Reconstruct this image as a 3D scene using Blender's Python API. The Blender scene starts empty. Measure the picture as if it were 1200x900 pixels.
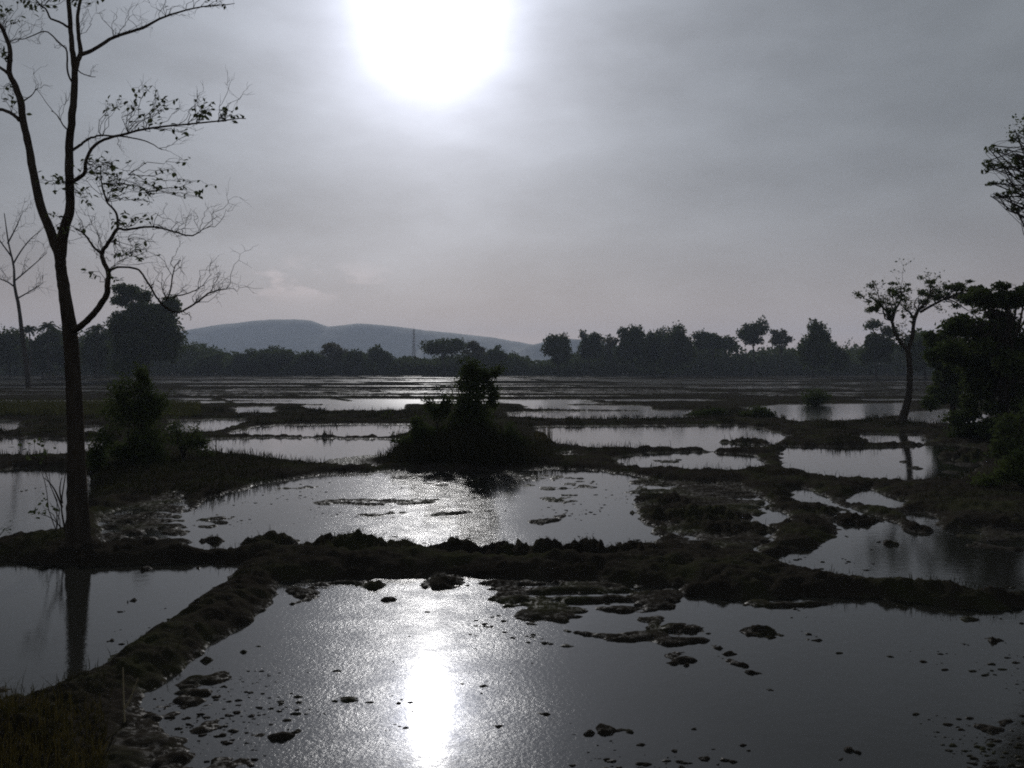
import bpy, math, random
import numpy as np
from mathutils import Vector

# ------------------------------------------------------------------ set-up
C = bpy.context.scene
COL = C.collection
F, CX, HY, CAMZ = 1039.0, 600.0, 428.0, 3.0      # focal length / horizon in photo pixels (1200x900), eye height

def P(px, py, Y):
    return np.array([(px - CX) / F * Y, Y, CAMZ - (py - HY) / F * Y])

def gY(py):
    return CAMZ * F / (py - HY)

def G(px, py):
    Y = gY(py)
    return np.array([(px - CX) / F * Y, Y])

cam = bpy.data.cameras.new('camera')
cam.sensor_width = 36.0
cam.lens = 36.0 * F / 1200.0
cam.shift_y = (HY - 450.0) / 1200.0
cam.clip_start, cam.clip_end = 0.05, 30000
camo = bpy.data.objects.new('camera', cam)
COL.objects.link(camo)
camo.location = (0, 0, CAMZ)
camo.rotation_euler = (math.pi / 2, 0, 0)
C.camera = camo

# ------------------------------------------------------------------ mesh helpers
def mesh_obj(name, V, Fc, mat, parent=None, smooth=False):
    """Fc: list of (array n x k) face arrays"""
    if isinstance(Fc, np.ndarray):
        Fc = [Fc]
    V = np.asarray(V, dtype=np.float32)
    me = bpy.data.meshes.new(name)
    me.vertices.add(len(V))
    me.vertices.foreach_set('co', V.ravel())
    loops = np.concatenate([f.ravel() for f in Fc]).astype(np.int32)
    tot = np.concatenate([np.full(len(f), f.shape[1], np.int32) for f in Fc])
    st = np.concatenate([[0], np.cumsum(tot)[:-1]]).astype(np.int32)
    me.loops.add(len(loops))
    me.loops.foreach_set('vertex_index', loops)
    me.polygons.add(len(tot))
    me.polygons.foreach_set('loop_start', st)
    me.polygons.foreach_set('loop_total', tot)
    me.polygons.foreach_set('use_smooth', np.full(len(tot), smooth))
    me.update(calc_edges=True)
    me.validate()
    if mat:
        me.materials.append(mat)
    o = bpy.data.objects.new(name, me)
    COL.objects.link(o)
    if parent is not None:
        o.parent = parent
        o.matrix_parent_inverse.identity()
        loc = np.array(parent.location, dtype=np.float32)
        V2 = V - loc
        me.vertices.foreach_set('co', V2.ravel())
        me.update()
    return o

def tag(o, label=None, cat=None, group=None, kind=None):
    if label: o['label'] = label
    if cat: o['category'] = cat
    if group: o['group'] = group
    if kind: o['kind'] = kind
    return o

def empty(name, loc, label, cat, group=None):
    o = bpy.data.objects.new(name, None)
    COL.objects.link(o)
    o.empty_display_size = 0.3
    o.location = tuple(float(v) for v in loc)
    return tag(o, label, cat, group)

class MB:
    def __init__(s):
        s.v, s.q, s.n = [], [], 0
    def add(s, V, Q):
        s.v.append(np.asarray(V, dtype=np.float64)); s.q.append(np.asarray(Q) + s.n); s.n += len(V)
    def tube(s, pts, rad, n=6, lump=0.0, rng=None):
        pts = np.asarray(pts, float); rad = np.asarray(rad, float)
        m = len(pts)
        if m < 2: return
        T = np.gradient(pts, axis=0)
        T /= np.linalg.norm(T, axis=1)[:, None] + 1e-9
        ref = np.array([0.0, 1.0, 0.0]) if abs(T[0][1]) < 0.8 else np.array([1.0, 0, 0])
        a = np.linspace(0, 2 * np.pi, n, endpoint=False)
        rows = []
        for i in range(m):
            u = np.cross(T[i], ref); u /= np.linalg.norm(u) + 1e-9
            w = np.cross(T[i], u)
            ref = np.cross(u, T[i])
            r = np.full(n, rad[i])
            if lump and rng is not None:
                r = r * (1 + lump * rng.uniform(-1, 1, n))
            rows.append(pts[i] + np.outer(np.cos(a) * r, u) + np.outer(np.sin(a) * r, w))
        V = np.concatenate(rows)
        i = np.arange(m - 1)[:, None] * n; j = np.arange(n)[None, :]; k = (j + 1) % n
        Q = np.stack([(i + j), (i + k), (i + n + k), (i + n + j)], -1).reshape(-1, 4)
        s.add(V, Q)
        s.add(np.concatenate([rows[-1], [pts[-1] + T[-1] * rad[-1] * 0.6]]) , np.stack([np.arange(n), (np.arange(n) + 1) % n, np.full(n, n), np.full(n, n)], -1)[:0])
    def box(s, a, b):
        x0, y0, z0 = a; x1, y1, z1 = b
        V = [(x0,y0,z0),(x1,y0,z0),(x1,y1,z0),(x0,y1,z0),(x0,y0,z1),(x1,y0,z1),(x1,y1,z1),(x0,y1,z1)]
        s.add(V, [(0,3,2,1),(4,5,6,7),(0,1,5,4),(1,2,6,5),(2,3,7,6),(3,0,4,7)])
    def build(s, name, mat, parent=None, smooth=True):
        return mesh_obj(name, np.concatenate(s.v), np.concatenate(s.q).astype(np.int64), mat, parent, smooth)

def smooth_poly(pts, rad, k=4):
    """Catmull-Rom resampling of a traced limb"""
    pts = np.asarray(pts, float); rad = np.asarray(rad, float)
    if len(pts) < 3:
        t = np.linspace(0, 1, k + 1)[:, None]
        return pts[0] * (1 - t) + pts[1] * t, rad[0] * (1 - t[:, 0]) + rad[1] * t[:, 0]
    p = np.vstack([2 * pts[0] - pts[1], pts, 2 * pts[-1] - pts[-2]])
    out, ro = [], []
    for i in range(1, len(p) - 2):
        for t in np.linspace(0, 1, k, endpoint=False):
            a, b, c, d = p[i - 1], p[i], p[i + 1], p[i + 2]
            out.append(0.5 * ((2 * b) + (c - a) * t + (2 * a - 5 * b + 4 * c - d) * t * t + (3 * b - a - 3 * c + d) * t ** 3))
            ro.append(rad[i - 1] * (1 - t) + rad[i] * t)
    out.append(pts[-1]); ro.append(rad[-1])
    return np.array(out), np.array(ro)

# ------------------------------------------------------------------ noise
def _hash(ix, iy, s):
    n = (ix.astype(np.int64) * 374761393 + iy.astype(np.int64) * 668265263 + s * 974634777) & 0xFFFFFFFF
    n = ((n ^ (n >> 13)) * 1274126177) & 0xFFFFFFFF
    n = (n ^ (n >> 16)) & 0xFFFF
    return n / 65535.0

def vnoise(x, y, s=0):
    ix, iy = np.floor(x), np.floor(y)
    fx, fy = x - ix, y - iy
    fx = fx * fx * (3 - 2 * fx); fy = fy * fy * (3 - 2 * fy)
    a = _hash(ix, iy, s); b = _hash(ix + 1, iy, s); c = _hash(ix, iy + 1, s); d = _hash(ix + 1, iy + 1, s)
    return (a * (1 - fx) + b * fx) * (1 - fy) + (c * (1 - fx) + d * fx) * fy

def fbm(x, y, s=0, o=4):
    v = 0; amp = 0.5; t = 0
    for k in range(o):
        v = v + amp * vnoise(x * 2 ** k + 17.3 * k, y * 2 ** k - 9.1 * k, s + k); t += amp; amp *= 0.5
    return v / t * 2 - 1

def n3(p, s=0):
    return (vnoise(p[:, 0] + 5.2 * np.sin(p[:, 2]), p[:, 2] + p[:, 1], s) + vnoise(p[:, 1] - p[:, 2] * .7, p[:, 0] + .5 * p[:, 2], s + 7)) / 2

def sstep(a, b, x):
    t = np.clip((x - a) / (b - a), 0, 1)
    return t * t * (3 - 2 * t)

def seg_dist(x, y, poly, closed=True):
    d2 = np.full(x.shape, 1e18)
    n = len(poly)
    for i in range(n if closed else n - 1):
        ax, ay = poly[i]; bx, by = poly[(i + 1) % n]
        ex, ey = bx - ax, by - ay
        L = ex * ex + ey * ey + 1e-12
        t = np.clip(((x - ax) * ex + (y - ay) * ey) / L, 0, 1)
        d2 = np.minimum(d2, (x - ax - t * ex) ** 2 + (y - ay - t * ey) ** 2)
    return np.sqrt(d2)

def inside(x, y, poly):
    c = np.zeros(x.shape, bool)
    n = len(poly)
    for i in range(n):
        ax, ay = poly[i]; bx, by = poly[(i + 1) % n]
        if ay == by: continue
        m = ((ay > y) != (by > y)) & (x < (bx - ax) * (y - ay) / (by - ay) + ax)
        c ^= m
    return c

def sdf(x, y, poly, reach=6.0):
    """signed distance, positive inside; only evaluated close to the polygon"""
    poly = np.asarray(poly)
    out = np.full(x.shape, -1e3)
    lo = poly.min(0) - reach; hi = poly.max(0) + reach
    m = (x > lo[0]) & (x < hi[0]) & (y > lo[1]) & (y < hi[1])
    if m.any():
        xs, ys = x[m], y[m]
        d = seg_dist(xs, ys, poly)
        out[m] = np.where(inside(xs, ys, poly), d, -d)
    return out

# ------------------------------------------------------------------ the flooded fields: outlines of the ponds
# (outline as seen from the road, height of the bund that stands on its near side)
PONDS = [
 ([(0,658),(50,661),(110,663),(200,661),(285,660),(255,683),(225,705),(190,728),(150,755),(110,782),(60,803),(0,818),(-260,850),(-420,800),(-300,655)], .05),
 ([(-350,548),(0,552),(25,548),(85,550),(112,556),(104,585),(92,605),(60,618),(0,629),(-350,662)], .12),
 ([(-250,512),(0,512),(60,514),(110,513),(128,519),(112,528),(50,532),(0,533),(-250,534)], .12),
 ([(-250,492),(0,492),(22,494),(26,499),(10,505),(-250,507)], .08),
 ([(95,500),(122,499),(120,508),(95,508)], .05),
 ([(120,1600),(130,900),(150,840),(170,815),(205,792),(245,760),(290,730),(325,697),(400,692),(440,688),(470,681),(530,680),(575,684),(650,690),(800,700),(900,702),(950,698),(1050,703),(1130,714),(1200,711),(1700,715),(2600,1600)], .0),
 ([(370,557),(450,552),(640,548),(700,552),(752,558),(765,575),(748,600),(775,632),(755,640),(700,643),(650,640),(600,645),(540,640),(480,634),(420,637),(350,636),(290,634),(240,638),(200,632),(205,608),(250,584),(310,566)], .14),
 ([(915,573),(940,571),(970,581),(985,591),(1010,601),(1040,606),(1060,621),(1085,626),(1120,618),(1200,622),(1500,640),(1500,700),(1200,690),(1100,680),(1020,674),(950,663),(895,654),(960,643),(985,625),(975,610),(950,596)], .12),
 ([(858,572),(882,576),(905,592),(928,611),(912,615),(890,598)], .0),
 ([(985,588),(1000,580),(1020,572),(1040,580),(1060,590),(1050,598),(1015,594)], .0),
 ([(1058,600),(1085,602),(1104,616),(1098,624),(1075,615)], .0),
 ([(910,532),(920,523),(1000,524),(1060,524),(1100,520),(1145,525),(1147,546),(1118,561),(1050,561),(960,556),(920,546)], .1),
 ([(742,562),(870,568),(905,600),(900,640),(880,650),(800,642),(775,612)], .0),
 ([(118,602),(215,574),(222,636),(128,640)], .0),
 ([(330,682),(560,676),(800,690),(800,705),(560,690),(330,700)], .0),
 ([(1006,508),(1080,510),(1092,517),(1022,519)], .08),
 ([(625,500),(860,498),(895,502),(924,511),(917,518),(890,526),(860,527),(840,528),(820,525),(790,526),(700,526),(655,521),(632,510)], .03),
 ([(715,538),(760,531),(830,529),(890,535),(898,546),(850,550),(800,550),(740,546)], .09),
 ([(650,532),(672,530),(672,536),(652,537)], .0),
 ([(230,515),(330,513),(470,515),(465,533),(440,543),(395,542),(340,537),(290,530),(235,528)], .14),
 ([(262,509),(300,500),(330,498),(450,497),(490,497),(476,507),(460,512),(350,511)], .02),
 ([(200,493),(290,491),(270,500),(240,505),(200,508)], .1),
 ([(276,477),(322,477),(320,483),(278,483)], .08),
 ([(352,475),(433,474),(475,474),(470,480),(432,481),(370,480)], .08),
 ([(596,483),(815,481),(812,489),(700,491),(598,488)], .1),
 ([(613,474),(760,476),(765,480),(620,479)], .08),
 ([(872,478),(920,474),(1000,473),(1062,472),(1062,484),(1005,491),(940,493),(902,486)], .1),
 ([(1058,484),(1110,479),(1155,484),(1152,495),(1100,496),(1058,493)], .1),
 ([(1165,486),(1200,488),(1260,490),(1255,496),(1170,497)], .1),
]
FRONT_Y = gY(473.0)

def to_ground(pts, hb):
    """outline in the photo -> metres on the field; near shores are hidden behind their bund and lie a little closer"""
    n = len(pts); out = []
    p = np.array(pts, float)
    area = 0.5 * sum(p[i][0] * p[(i + 1) % n][1] - p[(i + 1) % n][0] * p[i][1] for i in range(n))
    for i in range(n):
        t = p[(i + 1) % n] - p[i - 1]
        nn = np.array([t[1], -t[0]]) / (np.hypot(*t) + 1e-9)
        if area < 0: nn = -nn
        h = hb * max(0.0, nn[1])
        py = HY + (p[i][1] - HY) / (1 - h / CAMZ)
        out.append(G(p[i][0], py))
    return np.array(out)

PONDS_G = [to_ground(a, b) for a, b in PONDS]

# mud banks lying in the water: (outline, level, roughness)
PATCH = [
 ([(735,552),(868,560),(900,590),(905,630),(880,658),(790,655),(765,612)], .0, .12),
 ([(800,694),(1000,692),(1150,708),(1150,715),(1000,702),(800,706)], .0, .09),
 ([(925,590),(965,588),(985,612),(955,622),(925,612)], .02, .09),
 ([(108,600),(215,565),(230,640),(120,648)], -.005, .10),
 ([(780,570),(850,572),(880,600),(900,640),(820,640),(770,610)], .06, .06),
 ([(555,680),(640,676),(760,681),(815,696),(800,718),(700,720),(672,731),(600,740),(572,716)], .008, .10),
 ([(640,733),(720,740),(770,736),(800,740),(858,748),(840,760),(760,760),(690,753)], .03, .08),
 ([(735,722),(770,718),(800,738),(745,742)], .05, .06),
 ([(745,757),(800,760),(830,775),(800,788),(760,780)], .0, .08),
 ([(872,735),(918,733),(915,752),(882,752)], .01, .07),
 ([(330,682),(520,680),(510,694),(470,690),(400,702),(330,712)], -.03, .09),
 ([(195,800),(230,780),(280,790),(275,815),(220,835),(190,830)], .015, .08),
 ([(155,830),(200,835),(190,870),(150,890)], .0, .09),
 ([(305,855),(350,855),(352,880),(310,880)], -.02, .08),
 ([(840,696),(900,704),(1000,702),(1010,712),(900,716),(850,710)], .01, .09),
 ([(230,845),(300,850),(300,895),(225,895)], -.045, .09),
 ([(385,812),(445,812),(440,830),(390,830)], -.04, .07),
 ([(600,742),(690,752),(700,765),(620,760)], -.03, .08),
 ([(820,760),(900,772),(905,800),(850,785)], -.01, .08),
 ([(1130,840),(1200,835),(1210,880),(1140,875)], -.03, .08),
 ([(640,858),(700,853),(765,858),(720,872),(660,868)], -.02, .07),
 ([(560,855),(600,853),(605,862),(565,862)], -.035, .07),
 ([(960,848),(1000,848),(1015,890),(975,900),(950,880)], -.02, .09),
 ([(1080,712),(1150,716),(1165,735),(1120,730)], .01, .07),
 ([(1150,745),(1195,750),(1180,758),(1150,755)], .01, .05),
 ([(1110,750),(1145,752),(1140,762),(1112,760)], .01, .05),
 ([(345,588),(400,585),(520,584),(520,592),(420,594),(360,592)], .0, .05),
 ([(360,600),(420,601),(500,598),(620,596),(500,608),(400,608)], -.02, .05),
 ([(300,572),(420,566),(425,570),(310,577)], -.03, .05),
 ([(608,611),(640,606),(665,597),(662,590),(674,598),(668,608),(640,618)], .015, .04),
 ([(430,556),(600,553),(700,560),(720,572),(640,575),(500,570)], -.04, .06),
 ([(600,575),(640,580),(690,575),(690,590),(640,592)], -.05, .06),
 ([(735,562),(790,560),(790,610),(760,605),(728,590)], -.015, .08),
 ([(205,610),(260,600),(280,612),(230,628)], -.03, .08),
 ([(250,598),(285,604),(270,612)], -.01, .05),
 ([(1040,540),(1070,539),(1072,544),(1050,545)], .01, .03),
 ([(1055,546),(1085,546),(1085,552),(1060,552)], .01, .03),
 ([(1105,541),(1146,543),(1146,548),(1115,547)], .01, .03),
 ([(1100,551),(1140,552),(1135,557),(1105,556)], .01, .03),
 ([(1110,610),(1200,615),(1300,640),(1200,650),(1110,640)], -.03, .07),
 ([(0,520),(60,518),(60,524),(0,526)], -.06, .04),
 ([(15,575),(58,566),(60,569),(18,580)], .02, .02),
 ([(760,538),(800,537),(800,544),(765,544)], .0, .05),
]
PATCH_G = [(np.array([G(*q) for q in a]), l, r) for a, l, r in PATCH]

# single clods and hummocks: (px, py of foot, half width px, height m)
LUMPS = [(298,640,22,.16),(325,637,24,0.16),(250,637,16,.10),(372,649,26,0.16),(402,649,36,0.30),(430,649,26,0.22),(470,646,22,0.12),
 (520,651,24,0.14),(543,649,26,0.20),(600,652,36,0.22),(640,649,28,0.26),(688,649,22,0.22),(720,654,24,0.14),(740,649,26,0.18),(760,654,36,0.20),
 (457,704,16,.05),(515,687,40,.06),(440,690,18,.05),(798,742,34,.16),(895,745,26,.12),(785,775,8,.05),(805,782,6,.05),(880,790,9,.06),
 (862,770,14,.08),(870,782,12,.06),(840,762,12,.05),(905,808,6,.04),(1172,752,18,.08),(1126,756,12,.06),(960,753,11,.03),
 (248,758,6,.04),(298,758,6,.04),(282,764,5,.03),(322,760,4,.03),(240,775,14,.05),(330,866,18,.07),(405,822,18,.02),(640,838,10,.02),
 (590,853,12,.03),(716,862,18,.06),(735,862,12,.06),(690,865,10,.05),(985,857,14,.09),(992,880,14,.07),(1165,855,20,.05),
 (170,668,12,.04),(152,705,6,.05),(232,668,4,.05),(124,752,6,.04),(158,755,5,.03),(12,655,6,.02),
 (830,488,26,.45),(895,487,16,.6),(761,483,4,.28),(858,490,25,.35),(880,520,30,.2),
 (950,600,45,.12),(820,610,60,.22),(780,590,40,.18),(860,625,50,.15),(1010,612,30,.12),(1050,640,10,.05),
 (640,495,30,.25),(620,512,22,.30),(1180,540,60,.35),(1130,505,60,.2),(1170,600,60,.15)]

rr = np.random.default_rng(5)
_b = [FRONT_Y - 1.0]
while _b[-1] < 345:
    _b.append(_b[-1] + (2.6 + .058 * (_b[-1] - 40)) * rr.uniform(.65, 1.4))
ROWS = np.array(_b)
RW = rr.uniform(10, 34, len(ROWS) + 2) * np.linspace(1, 2.2, len(ROWS) + 2); RO = rr.uniform(0, 60, len(ROWS) + 2)

def far_sd(x, y):
    yy = y + .035 * x + 4.0 * fbm(x / 34, y / 50, 31, 3)
    i = np.clip(np.searchsorted(ROWS, yy) - 1, 0, len(ROWS) - 2)
    dy = np.minimum(yy - ROWS[i], ROWS[i + 1] - yy)
    w = RW[i]
    t = (x - RO[i] + .5 * (yy - ROWS[i])) / w
    fx = t - np.floor(t)
    dx = np.minimum(fx, 1 - fx) * w
    wet = _hash(i.astype(float), np.floor(t), 77)
    lim = np.where((x < -35) & (y < 130), .45, .72)
    return np.where((wet < lim) & (yy > ROWS[0]), np.minimum(dx, dy) - np.clip(.4 + .006 * (y - 60), .5, 1.4) * (1 + .8 * fbm(x / 6, y / 6, 33, 2)), -1.5)

def height(x, y):
    x = np.asarray(x, float); y = np.asarray(y, float)
    wx = x + .10 * fbm(x * 2.2, y * 2.2, 3, 3) * np.clip(y / 9, .6, 4); wy = y + .10 * fbm(x * 2.2 + 9, y * 2.2, 4, 3) * np.clip(y / 9, .6, 4)
    k_ = np.clip(y / 12, .6, 3)
    wx = wx + .075 * k_ * fbm(x * 6, y * 6, 5, 3); wy = wy + .075 * k_ * fbm(x * 6 + 31, y * 6, 6, 3)
    sd = np.full(x.shape, -1e3)
    for g in PONDS_G:
        sd = np.maximum(sd, sdf(wx, wy, g))
    fs = np.where(y > FRONT_Y - 1, far_sd(x, y), -1e3)
    sd = np.where(y > FRONT_Y - 2, np.maximum(sd, fs), sd)
    sd = np.where(y > 330, -5, sd)
    hb = np.interp(y, [5, 12, 16, 28, 60, 150, 300], [.21, .23, .20, .18, .12, .10, .10])
    n_f = fbm(x * 5.5, y * 5.5, 11, 4); n_m = fbm(x * 1.3, y * 1.3, 12, 4); n_l = fbm(x * .22, y * .22, 13, 3)
    land = hb * (1 - np.exp(np.minimum(sd, 0) / .32)) * (1 + .35 * n_m + .3 * n_l) + .045 * n_f * np.clip(-sd / .3, 0, 1)
    wat = -.11 * (1 - np.exp(-np.maximum(sd, 0) / .35)) + .030 * n_f + .030 * n_m
    h = np.where(sd < 0, land + (.030 * n_f + .02 * n_m) * np.exp(np.minimum(sd, 0) / .2), wat)
    bil = np.abs(fbm(x * 2.6, y * 2.6, 61, 4)) + .6 * np.abs(fbm(x * 7.5, y * 7.5, 62, 3))
    h = np.where(sd < 0, h + np.clip(-sd / .25, 0, 1) * np.where(y < 60, .085, 0) * (bil - .22), h)
    cl = fbm(x * 2.2, y * 4.5, 21, 5); cl2 = fbm(x * 10.0, y * 13.0, 22, 3)
    for g, lev, ro in PATCH_G:
        s = sdf(wx, wy, g, 1.5)
        k = sstep(-.12, .28, s)
        hp = -.10 + k * (.125 + lev + ro * cl * 2.0 + .045 * cl2)
        hp = np.where(hp > 0, .035 * np.tanh(hp / .035) + .25 * np.maximum(hp - .05, 0), hp)
        h = np.where(k > 0, np.maximum(h, hp), h)
    for px, py, rx, hh in LUMPS:
        c = G(px, py); r = rx / F * c[1]
        q2 = ((wx + .35 * r * cl - c[0]) / r) ** 2 + ((wy + .35 * r * cl2 - c[1] - r * .5) / (r * .8)) ** 2
        m = q2 < 6
        if m.any():
            dome = np.sqrt(np.maximum(0, 1.25 - q2[m])) - .15
            h[m] = np.maximum(h[m], np.where(dome > 0, -.05 + (hh * np.where(c[1] < 11, .32, .85) + .05) * dome * (1 + .7 * cl2[m] + .6 * cl[m]), -9))
    # overgrown islet in the middle of the fields
    c = G(550, 545)
    q2 = ((x - c[0]) / 2.3) ** 2 + ((y - c[1] - 1.2) / 1.5) ** 2
    h = np.maximum(h, .62 * np.exp(-q2 ** 1.5) * (1 + .2 * n_m) + np.where(q2 > 4, -9, 0))
    # verge of the road in the lower left corner
    c = np.array([-4.2, 6.0])
    q2 = ((x - c[0]) / 1.6) ** 2 + ((y - c[1]) / 1.5) ** 2
    h = np.maximum(h, .26 * np.exp(-q2) - .05 + .05 * n_f)
    return h

def ht(x, y):
    return float(height(np.array([x]), np.array([y]))[0])

# ------------------------------------------------------------------ materials
def mat(name, base, rough=.8, spec=.3):
    m = bpy.data.materials.new(name); m.use_nodes = True
    b = m.node_tree.nodes['Principled BSDF']
    b.inputs['Base Color'].default_value = (*base, 1)
    b.inputs['Roughness'].default_value = rough
    b.inputs['Specular IOR Level'].default_value = spec
    return m, m.node_tree, b

def noise_node(nt, scale, detail=6, rough=.6, vec=None, sc=None):
    n = nt.nodes.new('ShaderNodeTexNoise')
    n.inputs['Scale'].default_value = scale; n.inputs['Detail'].default_value = detail; n.inputs['Roughness'].default_value = rough
    if vec is None:
        g = nt.nodes.new('ShaderNodeNewGeometry'); vec = g.outputs['Position']
    if sc:
        mp = nt.nodes.new('ShaderNodeMapping'); mp.inputs['Scale'].default_value = sc
        nt.links.new(vec, mp.inputs['Vector']); vec = mp.outputs['Vector']
    nt.links.new(vec, n.inputs['Vector'])
    return n

def ramp(nt, src, stops):
    r = nt.nodes.new('ShaderNodeValToRGB')
    e = r.color_ramp.elements
    e[0].position, e[0].color = stops[0][0], (*stops[0][1], 1)
    e[1].position, e[1].color = stops[-1][0], (*stops[-1][1], 1)
    for p, c in stops[1:-1]:
        k = e.new(p); k.color = (*c, 1)
    nt.links.new(src, r.inputs['Fac'])
    return r

def bump(nt, src, strength, dist, bsdf, prev=None):
    b = nt.nodes.new('ShaderNodeBump'); b.inputs['Strength'].default_value = strength; b.inputs['Distance'].default_value = dist
    nt.links.new(src, b.inputs['Height'])
    if prev is not None: nt.links.new(prev.outputs['Normal'], b.inputs['Normal'])
    if bsdf is not None: nt.links.new(b.outputs['Normal'], bsdf.inputs['Normal'])
    return b

def M_mud():
    m, nt, b = mat('mud', (.03, .025, .02), .95, .04)
    n1 = noise_node(nt, .7, 8, .65); n2 = noise_node(nt, 22, 6, .7)
    r = ramp(nt, n1.outputs['Fac'], [(.3, (.014, .012, .010)), (.5, (.025, .022, .018)), (.62, (.026, .027, .015)), (.75, (.038, .033, .024))])
    nt.links.new(r.outputs['Color'], b.inputs['Base Color'])
    # wet margin: a film of water on the mud within a few centimetres of the water level
    g = nt.nodes.new('ShaderNodeNewGeometry'); sp = nt.nodes.new('ShaderNodeSeparateXYZ'); nt.links.new(g.outputs['Position'], sp.inputs[0])
    mr = nt.nodes.new('ShaderNodeMapRange'); mr.clamp = True
    nt.links.new(sp.outputs['Z'], mr.inputs['Value'])
    mr.inputs['From Min'].default_value = .005; mr.inputs['From Max'].default_value = .06; mr.inputs['To Min'].default_value = 1; mr.inputs['To Max'].default_value = 0
    n3_ = noise_node(nt, 16, 5, .7)
    r3 = ramp(nt, n3_.outputs['Fac'], [(.48, (0, 0, 0)), (.60, (1, 1, 1))])
    mm = nt.nodes.new('ShaderNodeMath'); mm.operation = 'MULTIPLY'; nt.links.new(mr.outputs[0], mm.inputs[0]); nt.links.new(r3.outputs['Color'], mm.inputs[1])
    ro = nt.nodes.new('ShaderNodeMapRange'); nt.links.new(mm.outputs[0], ro.inputs['Value']); ro.inputs['To Min'].default_value = .95; ro.inputs['To Max'].default_value = .45
    nt.links.new(ro.outputs[0], b.inputs['Roughness'])
    si = nt.nodes.new('ShaderNodeMapRange'); nt.links.new(mm.outputs[0], si.inputs['Value']); si.inputs['To Min'].default_value = .0; si.inputs['To Max'].default_value = .05
    nt.links.new(si.outputs[0], b.inputs['Specular IOR Level'])
    bump(nt, n2.outputs['Fac'], .5, .02, b)
    return m

def M_water():
    """still clear water; stirred-up silt and tiny ripples roughen the two nearest ponds on the left"""
    m, nt, b = mat('paddy_water', (.014, .014, .012), .02, .5)
    b.inputs['IOR'].default_value = 1.333
    b.inputs['Roughness'].default_value = .045
    out = nt.nodes['Material Output']
    b2 = nt.nodes.new('ShaderNodeBsdfPrincipled')
    b2.inputs['Base Color'].default_value = (.024, .021, .017, 1); b2.inputs['Roughness'].default_value = .20
    b2.inputs['IOR'].default_value = 1.333
    mix = nt.nodes.new('ShaderNodeMixShader')
    g = nt.nodes.new('ShaderNodeNewGeometry'); sp = nt.nodes.new('ShaderNodeSeparateXYZ'); nt.links.new(g.outputs['Position'], sp.inputs[0])
    big = noise_node(nt, .55, 4, .6); silt = noise_node(nt, 2.2, 8, .75)
    def mth(op, a, b_, c=None):
        n = nt.nodes.new('ShaderNodeMath'); n.operation = op
        for i, v in enumerate((a, b_, c)):
            if v is None: continue
            if isinstance(v, (int, float)): n.inputs[i].default_value = v
            else: nt.links.new(v, n.inputs[i])
        return n.outputs[0]
    def mapr(v, a, b_, c, d):
        n = nt.nodes.new('ShaderNodeMapRange'); n.clamp = True; n.interpolation_type = 'SMOOTHSTEP'
        nt.links.new(v, n.inputs['Value'])
        for k, x in zip(('From Min', 'From Max', 'To Min', 'To Max'), (a, b_, c, d)): n.inputs[k].default_value = x
        return n.outputs[0]
    xx = mth('MULTIPLY_ADD', big.outputs['Fac'], 2.2, sp.outputs['X'])       # ragged outline of the silty area
    reg = mth('MULTIPLY', mapr(xx, .75, 1.9, 1, .10), mapr(sp.outputs['Y'], 22.5, 27, 1, .02))
    lft = mth('ADD', xx, mth('MULTIPLY', mapr(sp.outputs['Y'], 13, 17, 0, 3.2), 1.0))
    reg = mth('MULTIPLY', reg, mapr(lft, -3.6, -.6, .10, 1))
    fine = noise_node(nt, 55, 4, .75)
    sl = mapr(mth('MULTIPLY_ADD', fine.outputs['Fac'], .8, silt.outputs['Fac']), .72, 1.08, .05, .20)
    fac = mth('MULTIPLY_ADD', mth('MULTIPLY', reg, sl), 1.0, .0)
    nt.links.new(fac, mix.inputs['Fac'])
    nt.links.new(mapr(sp.outputs['Y'], 28, 75, .045, .15), b.inputs['Roughness'])
    w1 = noise_node(nt, 6, 3, .5); w2 = noise_node(nt, 45, 3, .55); w3 = noise_node(nt, 20, 4, .62)
    bmp = bump(nt, w1.outputs['Fac'], .03, .04, None)
    bump(nt, w2.outputs['Fac'], .05, .008, b, bmp)
    bump(nt, w3.outputs['Fac'], .5, .014, b2, bmp)
    nt.links.new(b.outputs[0], mix.inputs[1]); nt.links.new(b2.outputs[0], mix.inputs[2])
    nt.links.new(mix.outputs[0], out.inputs['Surface'])
    return m

def M_bark():
    m, nt, b = mat('bark', (.07, .06, .05), .95, .0)
    n = noise_node(nt, 9, 8, .7, sc=(1, 1, .25)); n2 = noise_node(nt, 1.6, 4, .6)
    r = ramp(nt, n.outputs['Fac'], [(.3, (.025, .021, .018)), (.6, (.055, .048, .040)), (.75, (.09, .08, .07))])
    nt.links.new(r.outputs['Color'], b.inputs['Base Color'])
    bump(nt, n.outputs['Fac'], .9, .02, b)
    return m

def M_leaf(name, a, c, trans=.25, scale=1.3):
    m, nt, b = mat(name, a, .8, .0)
    n = noise_node(nt, scale, 5, .6)
    r = ramp(nt, n.outputs['Fac'], [(.35, a), (.65, c)])
    nt.links.new(r.outputs['Color'], b.inputs['Base Color'])
    t = nt.nodes.new('ShaderNodeBsdfTranslucent'); nt.links.new(r.outputs['Color'], t.inputs['Color'])
    mx = nt.nodes.new('ShaderNodeMixShader'); mx.inputs['Fac'].default_value = trans
    nt.links.new(b.outputs[0], mx.inputs[1]); nt.links.new(t.outputs[0], mx.inputs[2])
    nt.links.new(mx.outputs[0], nt.nodes['Material Output'].inputs['Surface'])
    return m

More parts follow.
